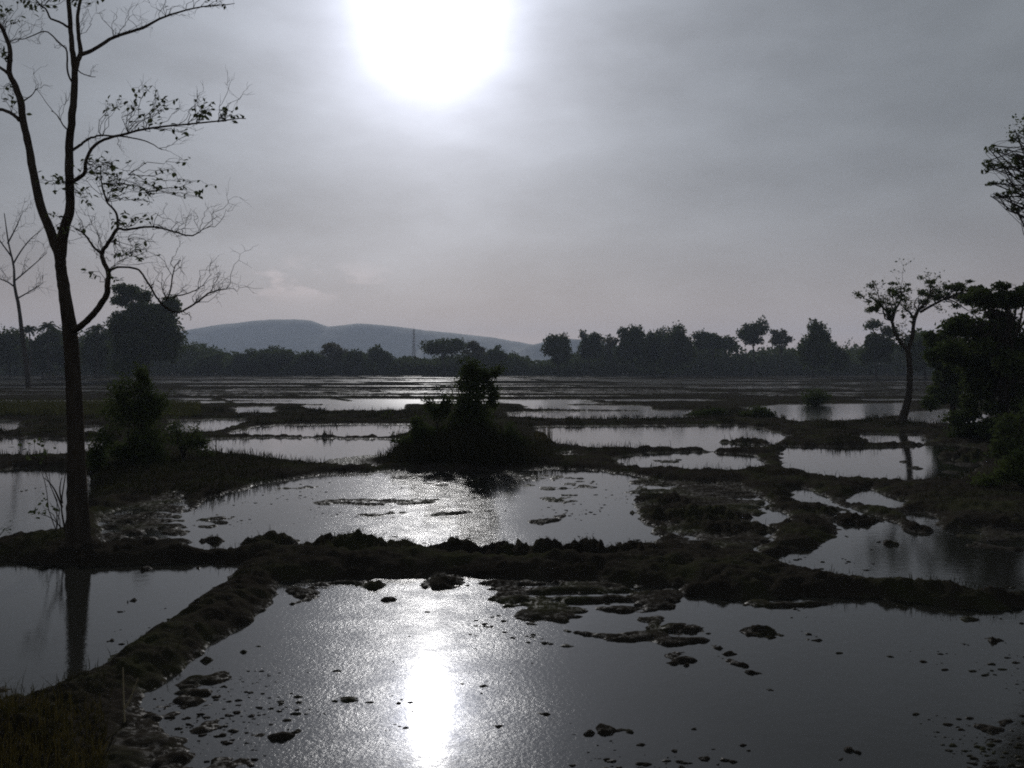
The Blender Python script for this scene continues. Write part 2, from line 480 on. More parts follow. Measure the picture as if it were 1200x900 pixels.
MUD, WATER, BARK = M_mud(), M_water(), M_bark()
LEAF = M_leaf('tree_leaves', (.035, .05, .018), (.07, .09, .03))
LEAF_DRY = M_leaf('thin_leaves', (.05, .05, .025), (.09, .085, .04))
LEAF_BIG = M_leaf('broad_leaves', (.05, .07, .03), (.09, .11, .045), .12)
GRASS = M_leaf('grass_blades', (.022, .024, .013), (.040, .038, .020), .12, .8)
PASTURE = M_leaf('pasture_blades', (.04, .043, .017), (.065, .065, .025), .25, .5)
GRASS_Y = M_leaf('verge_blades', (.022, .022, .008), (.07, .055, .02), .25, 5.0)
STEEL = mat('galvanised_steel', (.22, .22, .23), .5, .5)[0]
def M_hill():
    m, nt, b = mat('wooded_hill', (.05, .06, .03), .95, .1)
    n = noise_node(nt, .02, 8, .65)
    r = ramp(nt, n.outputs['Fac'], [(.35, (.035, .045, .025)), (.65, (.07, .075, .04))])
    nt.links.new(r.outputs['Color'], b.inputs['Base Color'])
    return m
HILL = M_hill()

# ------------------------------------------------------------------ ground sheet
rows_py = np.concatenate([np.arange(1500, 930, -6.0), np.arange(930, 470, -1.15)])
Yr = np.concatenate([gY(rows_py), np.arange(gY(470) + .35, 334, .42), np.geomspace(335, 3500, 40)])
u_in = np.arange(-.80, .8001, .0026)
u_out = np.geomspace(.81, 4.0, 60)
U = np.concatenate([-u_out[::-1], u_in, u_out])
YY, UU = np.meshgrid(Yr, U, indexing='ij')
XX = np.clip(UU * YY, -6000, 6000)
H = height(XX.ravel(), YY.ravel()).reshape(XX.shape)
nr, nc = XX.shape
idx = np.arange(nr * nc).reshape(nr, nc)
Q = np.stack([idx[:-1, :-1], idx[:-1, 1:], idx[1:, 1:], idx[1:, :-1]], -1).reshape(-1, 4)
V = np.stack([XX, YY, H], -1).reshape(-1, 3)
tag(mesh_obj('ground', V, Q, MUD, None, True), 'dark wet mud of flooded rice fields with raised bunds', 'ground', kind='structure')
GV = V
# the road bank the picture is taken from
g = MB()
xs = np.linspace(-60, 60, 61); ys = np.linspace(-40, gY(1500) , 16)
A, B = np.meshgrid(xs, ys, indexing='ij')
Z = np.interp(B, [-40, -1.5, gY(1500)], [1.2, 1.1, .0]) + .06 * fbm(A * .8, B * .8, 2, 3)
i2 = np.arange(A.size).reshape(A.shape)
mesh_obj('road_bank', np.stack([A, B, Z], -1).reshape(-1, 3), np.stack([i2[:-1, :-1], i2[1:, :-1], i2[1:, 1:], i2[:-1, 1:]], -1).reshape(-1, 4), MUD, None, True)
tag(bpy.data.objects['road_bank'], 'low earth bank beside the fields', 'bank', kind='structure')
# water sheet
wv = [(-420, 2.2, 0), (420, 2.2, 0), (420, 335, 0), (-420, 335, 0)]
tag(mesh_obj('water', wv, np.array([[0, 1, 2, 3]]), WATER), 'still shallow water standing in the fields', 'water', kind='structure')

# ------------------------------------------------------------------ hills
def hill(name, prof, Y0, thick, label, seed):
    px = np.array([p[0] for p in prof], float); py = np.array([p[1] for p in prof], float)
    X = (px - CX) / F * Y0; Zr = CAMZ - (py - HY) / F * Y0
    xs = np.linspace(X[0], X[-1], 260); ys = np.linspace(-1, 1, 90)
    A, B = np.meshgrid(xs, ys, indexing='ij')
    R = np.interp(A, X, Zr)
    R = R + 1.5 * fbm(A / 30, A * 0 + 3, seed, 4)
    D = Y0 + B * thick
    spur = fbm(A / 130, D / 300, seed + 3, 4)
    fall = np.exp(-(np.abs(B) * (1.9 + .9 * spur)) ** 1.7)
    Z = np.maximum(R, 0) * fall * (1 + .05 * fbm(A / 40, D / 40, seed + 9, 4) * np.abs(B)) - 6 * np.abs(B) ** 2
    i2 = np.arange(A.size).reshape(A.shape)
    o = mesh_obj(name, np.stack([A, D, Z], -1).reshape(-1, 3), np.stack([i2[:-1, :-1], i2[1:, :-1], i2[1:, 1:], i2[:-1, 1:]], -1).reshape(-1, 4), HILL, None, True)
    return tag(o, label, 'hill', kind='structure')

hill('hills', [(-60,432),(40,424),(110,412),(165,399),(215,388),(235,384),(262,380),(290,377),(315,374.5),(345,374),(365,376),(385,382.5),(400,381),(420,379),(450,381),(475,384),(500,387),(540,391),(580,396),(610,401),(650,409),(700,418),(760,428),(800,434)],
     2500, 420, 'long blue wooded ridge of hills fading in the haze', 3)
hill('hills', [(570,436),(600,414),(618,405),(640,400),(665,397),(690,398),(720,404),(770,414),(840,434)], 2200, 260, 'low rounded hill at the right foot of the long blue ridge', 8)

# ------------------------------------------------------------------ leaves and blades
def leaf_mesh(cent, size, rng, aspect=.55, updir=None, fold=.25, droop=None):
    """pointed folded leaves: 4 verts, 2 triangles each"""
    n = len(cent)
    size = np.broadcast_to(np.asarray(size, float), (n,))[:, None]
    d = rng.normal(size=(n, 3)) if droop is None else droop + .6 * rng.normal(size=(n, 3))
    d /= np.linalg.norm(d, axis=1)[:, None]
    r = rng.normal(size=(n, 3))
    if updir is not None: r = r + updir
    s = np.cross(d, r); s /= np.linalg.norm(s, axis=1)[:, None] + 1e-9
    nn = np.cross(d, s)
    base = cent - d * size * .5; tip = cent + d * size * .5
    l = cent - d * size * .08 + s * size * aspect * .5 + nn * size * fold * .3
    rt = cent - d * size * .08 - s * size * aspect * .5 + nn * size * fold * .3
    V = np.stack([base, l, tip, rt], 1).reshape(-1, 3)
    i = np.arange(n)[:, None] * 4
    T = np.stack([np.concatenate([i, i + 1, i + 2], 1), np.concatenate([i, i + 2, i + 3], 1)], 1).reshape(-1, 3)
    return V, T

def blades(base, hgt, wid, rng, lean=.45):
    n = len(base)
    a = rng.uniform(0, 2 * np.pi, n); side = np.stack([np.cos(a), np.sin(a), 0 * a], 1)
    b = rng.uniform(0, 2 * np.pi, n); ln = np.stack([np.cos(b), np.sin(b), 0 * b], 1) * (rng.uniform(0, 1, n) ** 1.3 * lean * hgt)[:, None]
    up = np.stack([0 * a, 0 * a, hgt], 1)
    w = np.broadcast_to(np.asarray(wid, float), (n,))[:, None] * .5
    mid = base + up * .55 + ln * .3
    tip = base + up * rng.uniform(.85, 1, n)[:, None] + ln
    V = np.stack([base - side * w, base + side * w, mid + side * w * .8, mid - side * w * .8, tip], 1).reshape(-1, 3)
    i = np.arange(n)[:, None] * 5
    T = np.stack([np.concatenate([i, i + 1, i + 2], 1), np.concatenate([i, i + 2, i + 3], 1), np.concatenate([i + 3, i + 2, i + 4], 1)], 1).reshape(-1, 3)
    return V, T

def clump_points(clumps, n, rng, gap=.5, gscale=1.0, hollow=2.4):
    c = np.array([k[0] for k in clumps]); r = np.array([k[1] for k in clumps])
    wt = np.prod(r, axis=1) ** .62; wt /= wt.sum()
    m = int(n * 2.2)
    k = rng.choice(len(c), m, p=wt)
    d = rng.normal(size=(m, 3)); d /= np.linalg.norm(d, axis=1)[:, None]
    rad = rng.uniform(0, 1, m) ** (1 / hollow)
    rad *= 1 + .16 * rng.normal(size=m)
    p = c[k] + d * rad[:, None] * r[k]
    keep = n3(p * gscale, 3) > gap * .55 + .12 * rng.uniform(-1, 1, m)
    p = p[keep]
    return p[:n]

def branch_to(a, b, rng, sag=.12, k=6):
    L = np.linalg.norm(b - a)
    t = np.linspace(0, 1, k)[:, None]
    p = a * (1 - t) + b * t
    p += np.sin(t * np.pi) * np.array([0, 0, sag * L]) + np.concatenate([[[0, 0, 0]], rng.normal(size=(k - 2, 3)) * L * .05, [[0, 0, 0]]])
    return p

def make_tree(name, base, trunk_pts, trunk_r, clumps, nleaf, leaf, rng, label, cat, leafmat=LEAF, group=None, gap=.5, gscale=1.0, tn=7, hollow=2.4, limbs=True, limb_r=.35, aspect=.55, crown='crown'):
    root = empty(name, base, label, cat, group)
    tb = MB()
    pts, rad = smooth_poly(trunk_pts, trunk_r, 4)
    tb.tube(pts, rad, tn, .10, rng)
    if limbs:
        for c, r in clumps:
            i = rng.integers(int(len(pts) * .55), len(pts))
            a = pts[i]
            q = branch_to(a, np.asarray(c) + np.array([0, 0, .2]) * np.asarray(r), rng)
            tb.tube(q, np.linspace(rad[i] * limb_r * 1.6, rad[-1] * .18, len(q)), 5)
            for _ in range(3):
                e = np.asarray(c) + rng.normal(size=3) * np.asarray(r) * .55
                q2 = branch_to(q[rng.integers(2, len(q))], e, rng, .05, 5)
                tb.tube(q2, np.linspace(rad[i] * limb_r * .5, rad[-1] * .06, len(q2)), 4)
    tb.build('trunk', BARK, root)
    p = clump_points(clumps, nleaf, rng, gap, gscale, hollow)
    Vv, T = leaf_mesh(p, leaf * rng.uniform(.6, 1.3, len(p)), rng, aspect)
    mesh_obj(crown, Vv, T, leafmat, root)
    return root

def envelope_clumps(cx, cy, hw, hh, Y, rng, n=11, flat=1.0, style='round'):
    """clumps filling a crown whose outline is centre cx,cy half sizes hw,hh (photo px) at distance Y"""
    s = Y / F; out = []
    c0 = P(cx, cy, Y)
    for k in range(n):
        d = rng.normal(size=3); d /= np.linalg.norm(d)
        if style == 'umbrella': d[2] = abs(d[2]) * .9 - .25
        f = rng.uniform(.3, .85)
        rr_ = rng.uniform(.24, .46)
        c = c0 + d * np.array([hw * s, hw * s * .8, hh * s]) * f
        out.append((c, np.array([hw * s * rr_, hw * s * rr_, hh * s * rr_ * flat])))
    return out

# ------------------------------------------------------------------ distant trees
FAR = [
 # cx, top, hw, crown bottom, Y, style, leaves, gap, label
 (318,404,26,434,255,'round',3000,.35,'broad dark tree standing alone under the highest point of the hills'),
 (288,411,16,434,262,'round',1500,.4,'small rounded tree just left of the broad dark tree under the hills'),
 (245,414,20,434,250,'round',1800,.4,'low bushy tree right of the huge leafy tree with a knob on top'),
 (362,411,16,434,262,'round',1500,.4,'small bushy tree between the broad dark tree and the loose ragged tree'),
 (388,401,19,430,265,'loose',1700,.62,'loose ragged tree under the saddle of the hills'),
 (415,408,12,432,258,'round',1100,.4,'small round tree right of the loose ragged tree under the saddle'),
 (446,407,15,432,265,'round',1300,.4,'small round tree left of the lattice mast'),
 (520,391,26,425,262,'umbrella',2600,.45,'wide umbrella shaped tree just right of the lattice mast'),
 (556,399,16,428,270,'loose',1100,.68,'thin see through tree right of the umbrella shaped tree'),
 (582,403,11,430,262,'round',900,.5,'slender bushy tree left of the gap at the end of the hills'),
 (655,391,18,426,250,'round',2300,.35,'dark round headed tree at the right end of the hills'),
 (690,384,15,426,255,'round',2000,.42,'upright tree right of the dark round headed tree'),
 (711,388,13,424,268,'loose',700,.75,'nearly bare tree with pale sky showing through its crown'),
 (741,379,20,434,240,'round',3000,.36,'tall full tree at the left end of the highest clump'),
 (768,381,18,434,245,'round',2600,.36,'dense tree in the middle of the highest clump'),
 (793,378,18,434,238,'round',2800,.34,'dense flat topped tree at the right end of the highest clump'),
 (834,384,23,420,250,'umbrella',1900,.55,'airy dome shaped tree with a fringe of hanging twigs'),
 (885,374,17,408,245,'round',1500,.42,'tall clear stemmed tree with a small round head'),
 (915,385,12,412,255,'loose',800,.6,'thin pale tree right of the tall clear stemmed tree'),
 (953,371,21,432,200,'round',3200,.33,'tall dark tree standing forward of the far wood with its reflection below'),
 (982,402,17,434,215,'round',1500,.4,'low bushy tree at the right foot of the tall dark tree'),
 (1027,378,24,430,190,'loose',2200,.5,'feathery tree behind the leaning tree'),
 (1085,384,30,432,180,'round',2400,.42,'bushy tree behind the right arm of the leaning tree'),
 (12,387,26,434,215,'round',2600,.4,'rounded tree at the left edge of the far wood'),
 (50,382,22,434,205,'loose',2200,.42,'ragged leafy tree in the far wood under the tallest palm'),
 (78,388,18,434,212,'round',1700,.4,'bushy tree directly behind the near tree trunk'),
 (112,381,20,434,208,'round',2200,.38,'rounded tree in the far wood just right of the near tree trunk'),
 (140,396,16,434,220,'round',1500,.4,'low tree in the far wood at the left side of the huge leafy tree'),
]
def palm(px, top, Y, seed, label):
    rng = np.random.default_rng(seed); s = Y / F
    base = np.array([(px - CX) * s, Y, .05]); tip = P(px + rng.uniform(-3, 3), top + 9, Y)
    root = empty('palm_tree', base, label, 'palm tree', 'trees along the far edge of the fields')
    mb = MB(); q, r = smooth_poly([base, base * .5 + tip * .5 + [rng.uniform(-.5, .5), 0, 0], tip], [.24, .18, .15], 6); mb.tube(q, r, 6); mb.build('trunk', BARK, root)
    P_, D_ = [], []
    for k in range(24):
        a = rng.uniform(0, 2 * np.pi); e = rng.uniform(-.1, 1.2); L = rng.uniform(2.2, 3.2)
        h = np.array([math.cos(a), math.sin(a), 0])
        for t in np.linspace(.08, 1, 15):
            p = tip + h * L * t * math.cos(e) + np.array([0, 0, L * (t * math.sin(e) - .55 * t * t)])
            for sd in (-1, 1):
                P_.append(p + rng.normal(size=3) * .05); D_.append(h * .6 + np.cross(h, [0, 0, 1]) * sd * .8 + np.array([0, 0, -.5]))
    V_, T_ = leaf_mesh(np.array(P_), .75, rng, .22, droop=np.array(D_) * 2)
    mesh_obj('crown', V_, T_, LEAF, root)
palm(34, 379, 196, 1, 'spiky headed palm above the far wood beside the thin leafless tree')
palm(58, 374, 198, 2, 'tallest palm in the far wood just left of the near tree trunk')
palm(116, 377, 196, 3, 'palm standing in the far wood just right of the near tree trunk')
for k, (cx, top, hw, bot, Y, st, nl, gap, lab) in enumerate(FAR):
    rng = np.random.default_rng(100 + k)
    s = Y / F
    cy = (top + bot) / 2; hh = (bot - top) / 2
    base = np.array([(cx - CX) * s, Y, 0.05])
    cl = envelope_clumps(cx, cy, hw * 1.2, hh * 1.08, Y, rng, {'round': 22, 'loose': 17, 'umbrella': 22}[st], {'round': 1.0, 'loose': .75, 'umbrella': .85}[st], st)
    topz = P(cx, cy, Y)[2]
    r0 = .012 * hw * s * 2 + .12
    tp = [base, base + [rng.uniform(-.3, .3), 0, topz * .35], base + [rng.uniform(-.6, .6), 0, topz * .7], np.array([base[0], Y, topz])]
    make_tree('distant_tree', base, tp, [r0 * 1.3, r0, r0 * .8, r0 * .5], cl, int(nl * 2.3), .78, rng, lab, 'tree', LEAF_DRY if gap > .55 else LEAF, 'trees along the far edge of the fields', gap, .45, 6)

# huge leafy tree at left
rng = np.random.default_rng(9); Y = 170
S = Y / F
cl = []
for cx, cy, a, b in [(150,345,22,13),(135,350,12,9),(168,347,12,9),(170,372,32,18),(198,370,16,16),(150,385,22,20),(180,395,36,24),(195,400,22,24),(165,412,34,22),(150,408,26,24),(205,412,12,20),(185,378,24,18),(162,362,24,14),(196,362,16,12),(160,395,30,20),(140,400,14,20)]:
    c = P(cx, cy, Y) + [0, rng.uniform(-3, 3), 0]
    for q in range(3):
        cl.append((c + rng.normal(size=3) * np.array([a, a, b]) * S * .35, np.array([a, a, b]) * S * rng.uniform(.5, .75)))
b0 = np.array([(170 - CX) * S, Y, .05])
make_tree('leafy_tree', b0, [b0, b0 + [.3, 0, 4], b0 + [-.4, 0, 8], b0 + [-2.0, 0, 12]], [.75, .6, .45, .2], cl, 30000, .66, rng,
          'huge leafy tree with a rounded knob of foliage on top, behind the near bare tree', 'tree', gap=.42, gscale=.5)

# thicket along the foot of the trees: one mass
rng = np.random.default_rng(77)
n = 120000
x = rng.uniform(-210, 210, n); y = rng.uniform(262, 300, n)
px = CX + x / y * F
topf = np.interp(px, [-300, 0, 130, 230, 280, 480, 600, 640, 720, 800, 860, 940, 1000, 1100, 1500], [396, 392, 392, 406, 417, 418, 417, 418, 408, 402, 404, 404, 400, 396, 394])
hmax = (CAMZ + (HY - topf) / F * 280) * (.45 + .75 * vnoise(x / 8, y / 25, 4)) * (.8 + .4 * vnoise(x / 1.7, y / 3, 5))
z = hmax * rng.uniform(0, 1, n) ** .85
Vv, T = leaf_mesh(np.stack([x, y, z], 1), .95 * rng.uniform(.6, 1.4, n), rng, .8)
tag(mesh_obj('distant_thicket', Vv, T, LEAF), 'continuous dark thicket closing the far side of the fields', 'thicket', kind='stuff')

# ------------------------------------------------------------------ lattice mast
Y = 620; s = Y / F
b0 = np.array([(485 - CX) * s, Y, 0.0]); topz = P(485, 386, Y)[2]
mast = empty('lattice_mast', b0, 'thin steel lattice mast rising above the trees in front of the hills', 'mast')
hb_, ht_ = 1.15, .45
def leg_at(sx, sy, t): return b0 + np.array([sx * (hb_ * (1 - t) + ht_ * t), sy * (hb_ * (1 - t) + ht_ * t), topz * t])
for sx, sy in ((-1,-1),(1,-1),(1,1),(-1,1)):
    m = MB(); m.tube([leg_at(sx, sy, 0), leg_at(sx, sy, .5), leg_at(sx, sy, 1)], [.16, .15, .13], 5); m.build('leg', STEEL, mast)
m = MB()
for k in range(12):
    t0, t1 = k / 12, (k + 1) / 12
    for (a, b) in (((-1,-1),(1,-1)),((1,-1),(1,1)),((1,1),(-1,1)),((-1,1),(-1,-1))):
        m.tube([leg_at(*a, t0), leg_at(*b, t1)], [.07, .07], 4); m.tube([leg_at(*b, t0), leg_at(*a, t1)], [.07, .07], 4)
        m.tube([leg_at(*a, t1), leg_at(*b, t1)], [.07, .07], 4)
m.build('bracing', STEEL, mast)
m = MB(); m.tube([b0 + [0, 0, topz], b0 + [0, 0, topz + 2.5]], [.09, .05], 5); m.build('antenna', STEEL, mast)

# ------------------------------------------------------------------ near bare tree on the left
def jag(a, b, rng, k=6, w=.07, lift=0.0):
    L = np.linalg.norm(b - a); t = np.linspace(0, 1, k)[:, None]
    p = a * (1 - t) + b * t
    off = np.cumsum(rng.normal(size=(k, 3)), axis=0); off -= off[0] + (off[-1] - off[0]) * t
    return p + off * L * w + np.sin(t * np.pi) * np.array([0, 0, lift * L])

def spray(mb, start, end, rng, r, n_sub, leaves=None, lift=.05, sub=.45):
    """a twig with alternate side twigs; leaves: list collecting leaf centres on its outer part"""
    q = jag(start, end, rng, 8, .06, lift)
    mb.tube(q, np.linspace(r, r * .35, len(q)), 4)
    L = np.linalg.norm(end - start)
    dirm = (end - start) / (L + 1e-9)
    for k in range(n_sub):
        i = rng.integers(2, len(q))
        d = dirm * rng.uniform(.3, 1) + rng.normal(size=3) * .55 + np.array([0, 0, .15])
        e = q[i] + d / np.linalg.norm(d) * L * sub * rng.uniform(.4, 1)
        q2 = jag(q[i], e, rng, 5, .08)
        mb.tube(q2, np.linspace(r * .55, r * .25, len(q2)), 3)
        if rng.uniform() < .7:
            e2 = q2[3] + (d + rng.normal(size=3) * .8) * L * sub * .3
            mb.tube(jag(q2[2], e2, rng, 4, .08), np.linspace(r * .4, r * .2, 4), 3)
        if leaves is not None:
            leaves += [q2[-1], q2[-2]]
    if leaves is not None:
        leaves += [q[-1], q[-3], q[-2]]

TY = 14.0
def TP(px, py, dy=0): return P(px, py, TY + dy)
def R(wpx): return wpx / F * TY * .5 * .88
rng = np.random.default_rng(21)
b0 = np.array([*G(92, 648), 0.0]); b0[1] = TY; b0[0] = (92 - CX) / F * TY; b0[2] = ht(b0[0], TY) - .05
tree = empty('bare_tree', b0, 'tall thin forked tree with few broad leaves standing on the bund at the left', 'tree')
trunk = MB()
q, r = smooth_poly([b0 - [0, 0, .1], TP(92, 640), TP(91, 600), TP(90, 560), TP(88, 480), TP(82, 390), TP(76, 345), TP(72, 318), TP(70, 298)],
                   [R(48), R(36), R(28.5), R(23.5), R(20), R(18.5), R(15.5), R(14), R(14)], 6)
trunk.tube(q, r, 12, .06, rng)
for a in np.linspace(.3, 6.3, 6)[:-1]:      # root flare
    e = b0 + np.array([math.cos(a) * .42, math.sin(a) * .35, -.06])
    trunk.tube([TP(92, 628), (TP(92, 640) + e) / 2 + [0, 0, .03], e], [R(22), R(15), .02], 7)
trunk.build('trunk', BARK, tree)

LIMBS = [
 # traced path (px,py,depth offset), widths px, twig sprays per limb
 ([(70,300,0),(58,265,.1),(48,240,.2),(40,205,.3),(34,170,.4),(28,140,.5),(25,119,.5),(18,100,.6),(11,87,.6),(11,70,.6),(10,55,.7),(4,38,.8),(-6,20,.9),(-18,-40,1)], [14,12.5,11.5,10.5,10,9.5,9,8.5,7.5,6.5,6,5.5,5,3], 0),
 ([(71,300,0),(77,265,-.1),(83,244,-.1),(82,210,-.2),(82,167,-.2),(84,140,-.3),(86,111,-.3),(87,80,-.3),(84,52,-.4),(82,28,-.4),(80,0,-.5),(77,-60,-.6),(80,-120,-.6)], [15,13,12,11,10.5,9.5,9,8,6.5,6,5.5,4.5,3], 0),
 ([(88,82,-.3),(94,62,-.2),(92,40,-.1),(91,18,0),(95,-5,.1),(100,-60,.2)], [7,6,5,4.5,4,2], 0),
 ([(94,64,-.2),(110,58,0),(133,44,.3),(167,33,.7),(194,19,1),(236,7,1.3),(275,4,1.6)], [6,5,4.5,4,3,2,1], 7),
 ([(84,388,0),(98,378,-.2),(110,366,-.3),(122,350,-.4),(125,335,-.5),(126,318,-.5),(121,304,-.5),(122,294,-.5),(131,281,-.6),(138,268,-.6)], [10,8.5,8,7.5,7,6,5.5,5,4.5,4], 0),
 ([(82,214,-.2),(93,207,-.3),(99,200,-.4),(102,185,-.4),(110,170,-.5),(125,161,-.7),(150,156,-.9),(180,151,-1.1),(215,147,-1.3),(255,143,-1.5),(288,139,-1.6)], [6,5.5,5,4.5,4,3.5,3,2.6,2.2,1.8,1], 8),
 ([(85,176,-.2),(96,168,0),(106,162,.1),(120,159,.2),(150,160,.4),(175,166,.5),(190,175,.6)], [4,3.5,3,2.5,2,1.6,1], 4),
 ([(23,141,.5),(14,133,.6),(0,129,.7),(-20,131,.8),(-60,120,.9)], [5.5,5,4.5,4,2], 2),
 ([(11,87,.6),(4,82,.8),(-8,74,1),(-40,50,1.2)], [5,4.5,4,3], 2),
 ([(138,268,-.6),(155,268,-.7),(180,266,-.9),(205,272,-1.1),(225,277,-1.2),(240,268,-1.2)], [3.5,3,2.6,2.2,1.8,1], 6),
 ([(138,268,-.6),(135,250,-.5),(125,235,-.5),(120,215,-.4),(118,195,-.4)], [3.5,3,2.5,2,1.2], 5),
 ([(121,300,-.5),(110,290,-.5),(100,275,-.4),(88,268,-.3)], [3.5,3,2.5,1.5], 4),
 ([(126,320,-.5),(140,314,-.6),(160,316,-.8),(168,322,-.8),(178,338,-.9),(188,353,-.9),(202,364,-1),(215,363,-1),(228,355,-1.1),(240,346,-1.1),(252,341,-1.2),(266,338,-1.2)], [3,2.8,2.6,2.6,2.6,2.6,2.8,2.6,2.4,2.2,1.8,1], 7),
 ([(195,352,-.9),(200,335,-.9),(205,315,-.8),(212,305,-.8)], [2.2,1.8,1.4,1], 4),
 ([(203,349,-.9),(215,345,-1),(228,340,-1),(240,334,-1)], [2,1.6,1.3,.8], 3),
 ([(88,100,-.3),(80,84,-.4),(78,60,-.5),(66,48,-.5),(52,38,-.6),(30,46,-.6),(14,48,-.6)], [2.6,2.4,2.2,2,1.6,1.2,.8], 3),
 ([(82,33,-.4),(72,26,-.5),(60,22,-.5),(54,12,-.6),(47,6,-.6),(36,-10,-.6)], [3.4,3,2.6,2.2,2,1.5], 2),
 ([(84,155,-.3),(76,148,-.4),(68,138,-.4),(60,130,-.4)], [2.2,1.8,1.4,1], 3),
 ([(28,118,.5),(36,112,.5),(44,104,.4)], [2.2,1.6,1], 2),
 ([(84,75,-.3),(92,84,-.3),(104,88,-.3),(112,90,-.3)], [2,1.6,1.2,.8], 1),
]
leaves = []
for pts, w, ns in LIMBS:
    mb = MB()
    p3 = [TP(*k) for k in pts]
    q, r = smooth_poly(p3, [R(k) for k in w], 5)
    wob = np.cumsum(rng.normal(size=q.shape), 0); wob -= wob.mean(0)
    q[2:-1] += np.clip(wob[2:-1] * .004, -.015, .015)
    mb.tube(q, r, 8 if w[0] > 6 else 5, .06, rng)
    for k in range(ns):
        i = rng.integers(len(q) // 3, len(q))
        t = q[min(i + 1, len(q) - 1)] - q[i - 1]; t /= np.linalg.norm(t)
        d = t * .6 + rng.normal(size=3) * .5 + np.array([0, 0, .35])
        spray(mb, q[i], q[i] + d / np.linalg.norm(d) * rng.uniform(.3, .65), rng, .005, 4)
    mb.build('branch', BARK, tree)
# leafy and leafless sprays: centre px, half size, twigs, leaves?, attachment
SPR = [
 ((120,198),(20,14),6,1,(100,200),-.5),((150,205),(25,14),8,1,(102,190),-.7),((185,215),(25,14),8,1,(120,215),-.9),((165,228),(25,10),7,1,(125,235),-.8),
 ((205,205),(18,10),4,1,(150,205),-1),((225,225),(25,10),4,1,(170,225),-1.1),
 ((68,222),(9,18),4,1,(82,214),-.3),((45,213),(24,3),3,1,(80,214),-.3),((98,238),(10,14),4,1,(84,214),-.4),((65,255),(8,20),4,1,(78,255),-.4),
 ((130,258),(20,8),5,1,(136,262),-.6),((165,256),(16,5),3,1,(150,266),-.7),((85,270),(14,8),3,1,(100,275),-.4),
 ((150,297),(14,8),4,1,(131,283),-.7),((175,302),(15,5),4,1,(140,300),-.8),((98,322),(9,4),2,1,(124,330),-.5),((148,327),(8,3),1,1,(127,325),-.6),
 ((215,260),(25,22),6,0,(180,266),-1.1),((225,270),(18,18),5,0,(205,272),-1.1),((190,290),(30,18),5,0,(150,280),-.9),((150,280),(22,16),5,0,(131,281),-.7),
 ((115,285),(20,20),6,0,(122,294),-.5),((105,255),(16,26),6,0,(121,300),-.4),((170,300),(25,16),4,0,(126,318),-.7),
 ((205,325),(24,24),7,0,(195,350),-.9),((245,335),(22,18),7,0,(228,355),-1.1),((258,345),(12,16),4,0,(252,341),-1.2),((230,372),(14,8),2,0,(212,363),-1.1),((180,320),(18,10),4,0,(178,338),-.9),
 ((135,125),(15,14),4,1,(120,160),-.6),((165,112),(20,10),5,1,(150,156),-.9),((190,120),(20,12),5,1,(170,153),-1.1),((240,125),(20,8),4,1,(220,147),-1.3),((272,128),(14,9),5,1,(255,143),-1.5),
 ((170,135),(25,12),4,1,(150,156),-.9),((205,160),(16,9),2,1,(180,151),-1.1),((255,133),(20,8),3,1,(230,146),-1.4),
 ((20,10),(26,12),8,1,(4,38),.8),((60,4),(30,10),7,1,(47,6),-.6),((95,-8),(26,12),6,1,(80,0),-.4),((0,60),(12,12),5,1,(11,70),.6),((6,118),(12,8),3,1,(14,133),.6),((4,106),(8,5),2,1,(14,95),.6),
 ((150,20),(40,16),7,0,(133,44),.4),((200,8),(40,10),6,0,(194,19),1),((260,2),(20,6),3,1,(236,7),1.4),((110,20),(16,14),4,0,(93,40),0),((45,20),(14,10),4,0,(12,48),.5),
]
tw = MB()
for (c, hs, n, lf, at, dy) in SPR:
    a = TP(at[0], at[1], dy * .85)
    for k in range(n):
        e = TP(c[0] + hs[0] * rng.uniform(-1, 1), c[1] + hs[1] * rng.uniform(-1, 1), dy + rng.uniform(-.5, .5))
        spray(tw, a, e, rng, .0055 if lf else .0048, 3, leaves if lf else None, .06, .35)
tw.build('twigs', BARK, tree)
def broad_leaves(pts, size, rng):
    n = len(pts)
    d = np.stack([rng.normal(size=n) * .7, rng.normal(size=n) * .6, -.25 + .45 * rng.normal(size=n)], 1); d /= np.linalg.norm(d, axis=1)[:, None]
    up = np.array([0, -.35, 1.0]) + .45 * rng.normal(size=(n, 3))
    s = np.cross(d, up); s /= np.linalg.norm(s, axis=1)[:, None]; nn = np.cross(s, d)
    L = (size * rng.uniform(.65, 1.25, n))[:, None]
    vv = []
    for f, wd, dz in ((0, 0, 0), (.25, .26, .05), (.6, .30, .06), (1, 0, -.06), (.6, -.30, .06), (.25, -.26, .05)):
        vv.append(pts + d * L * f + s * L * wd + nn * L * dz)
    V = np.stack(vv, 1).reshape(-1, 3)
    i = np.arange(n)[:, None] * 6
    Qd = np.concatenate([np.concatenate([i, i + 1, i + 2, i + 3], 1), np.concatenate([i, i + 3, i + 4, i + 5], 1)])
    return V, Qd
lp = np.array(leaves)
lp = lp[rng.uniform(size=len(lp)) < .62]
Vv, Qd = broad_leaves(lp, .078, rng)
mesh_obj('foliage', Vv, Qd, LEAF_BIG, tree)

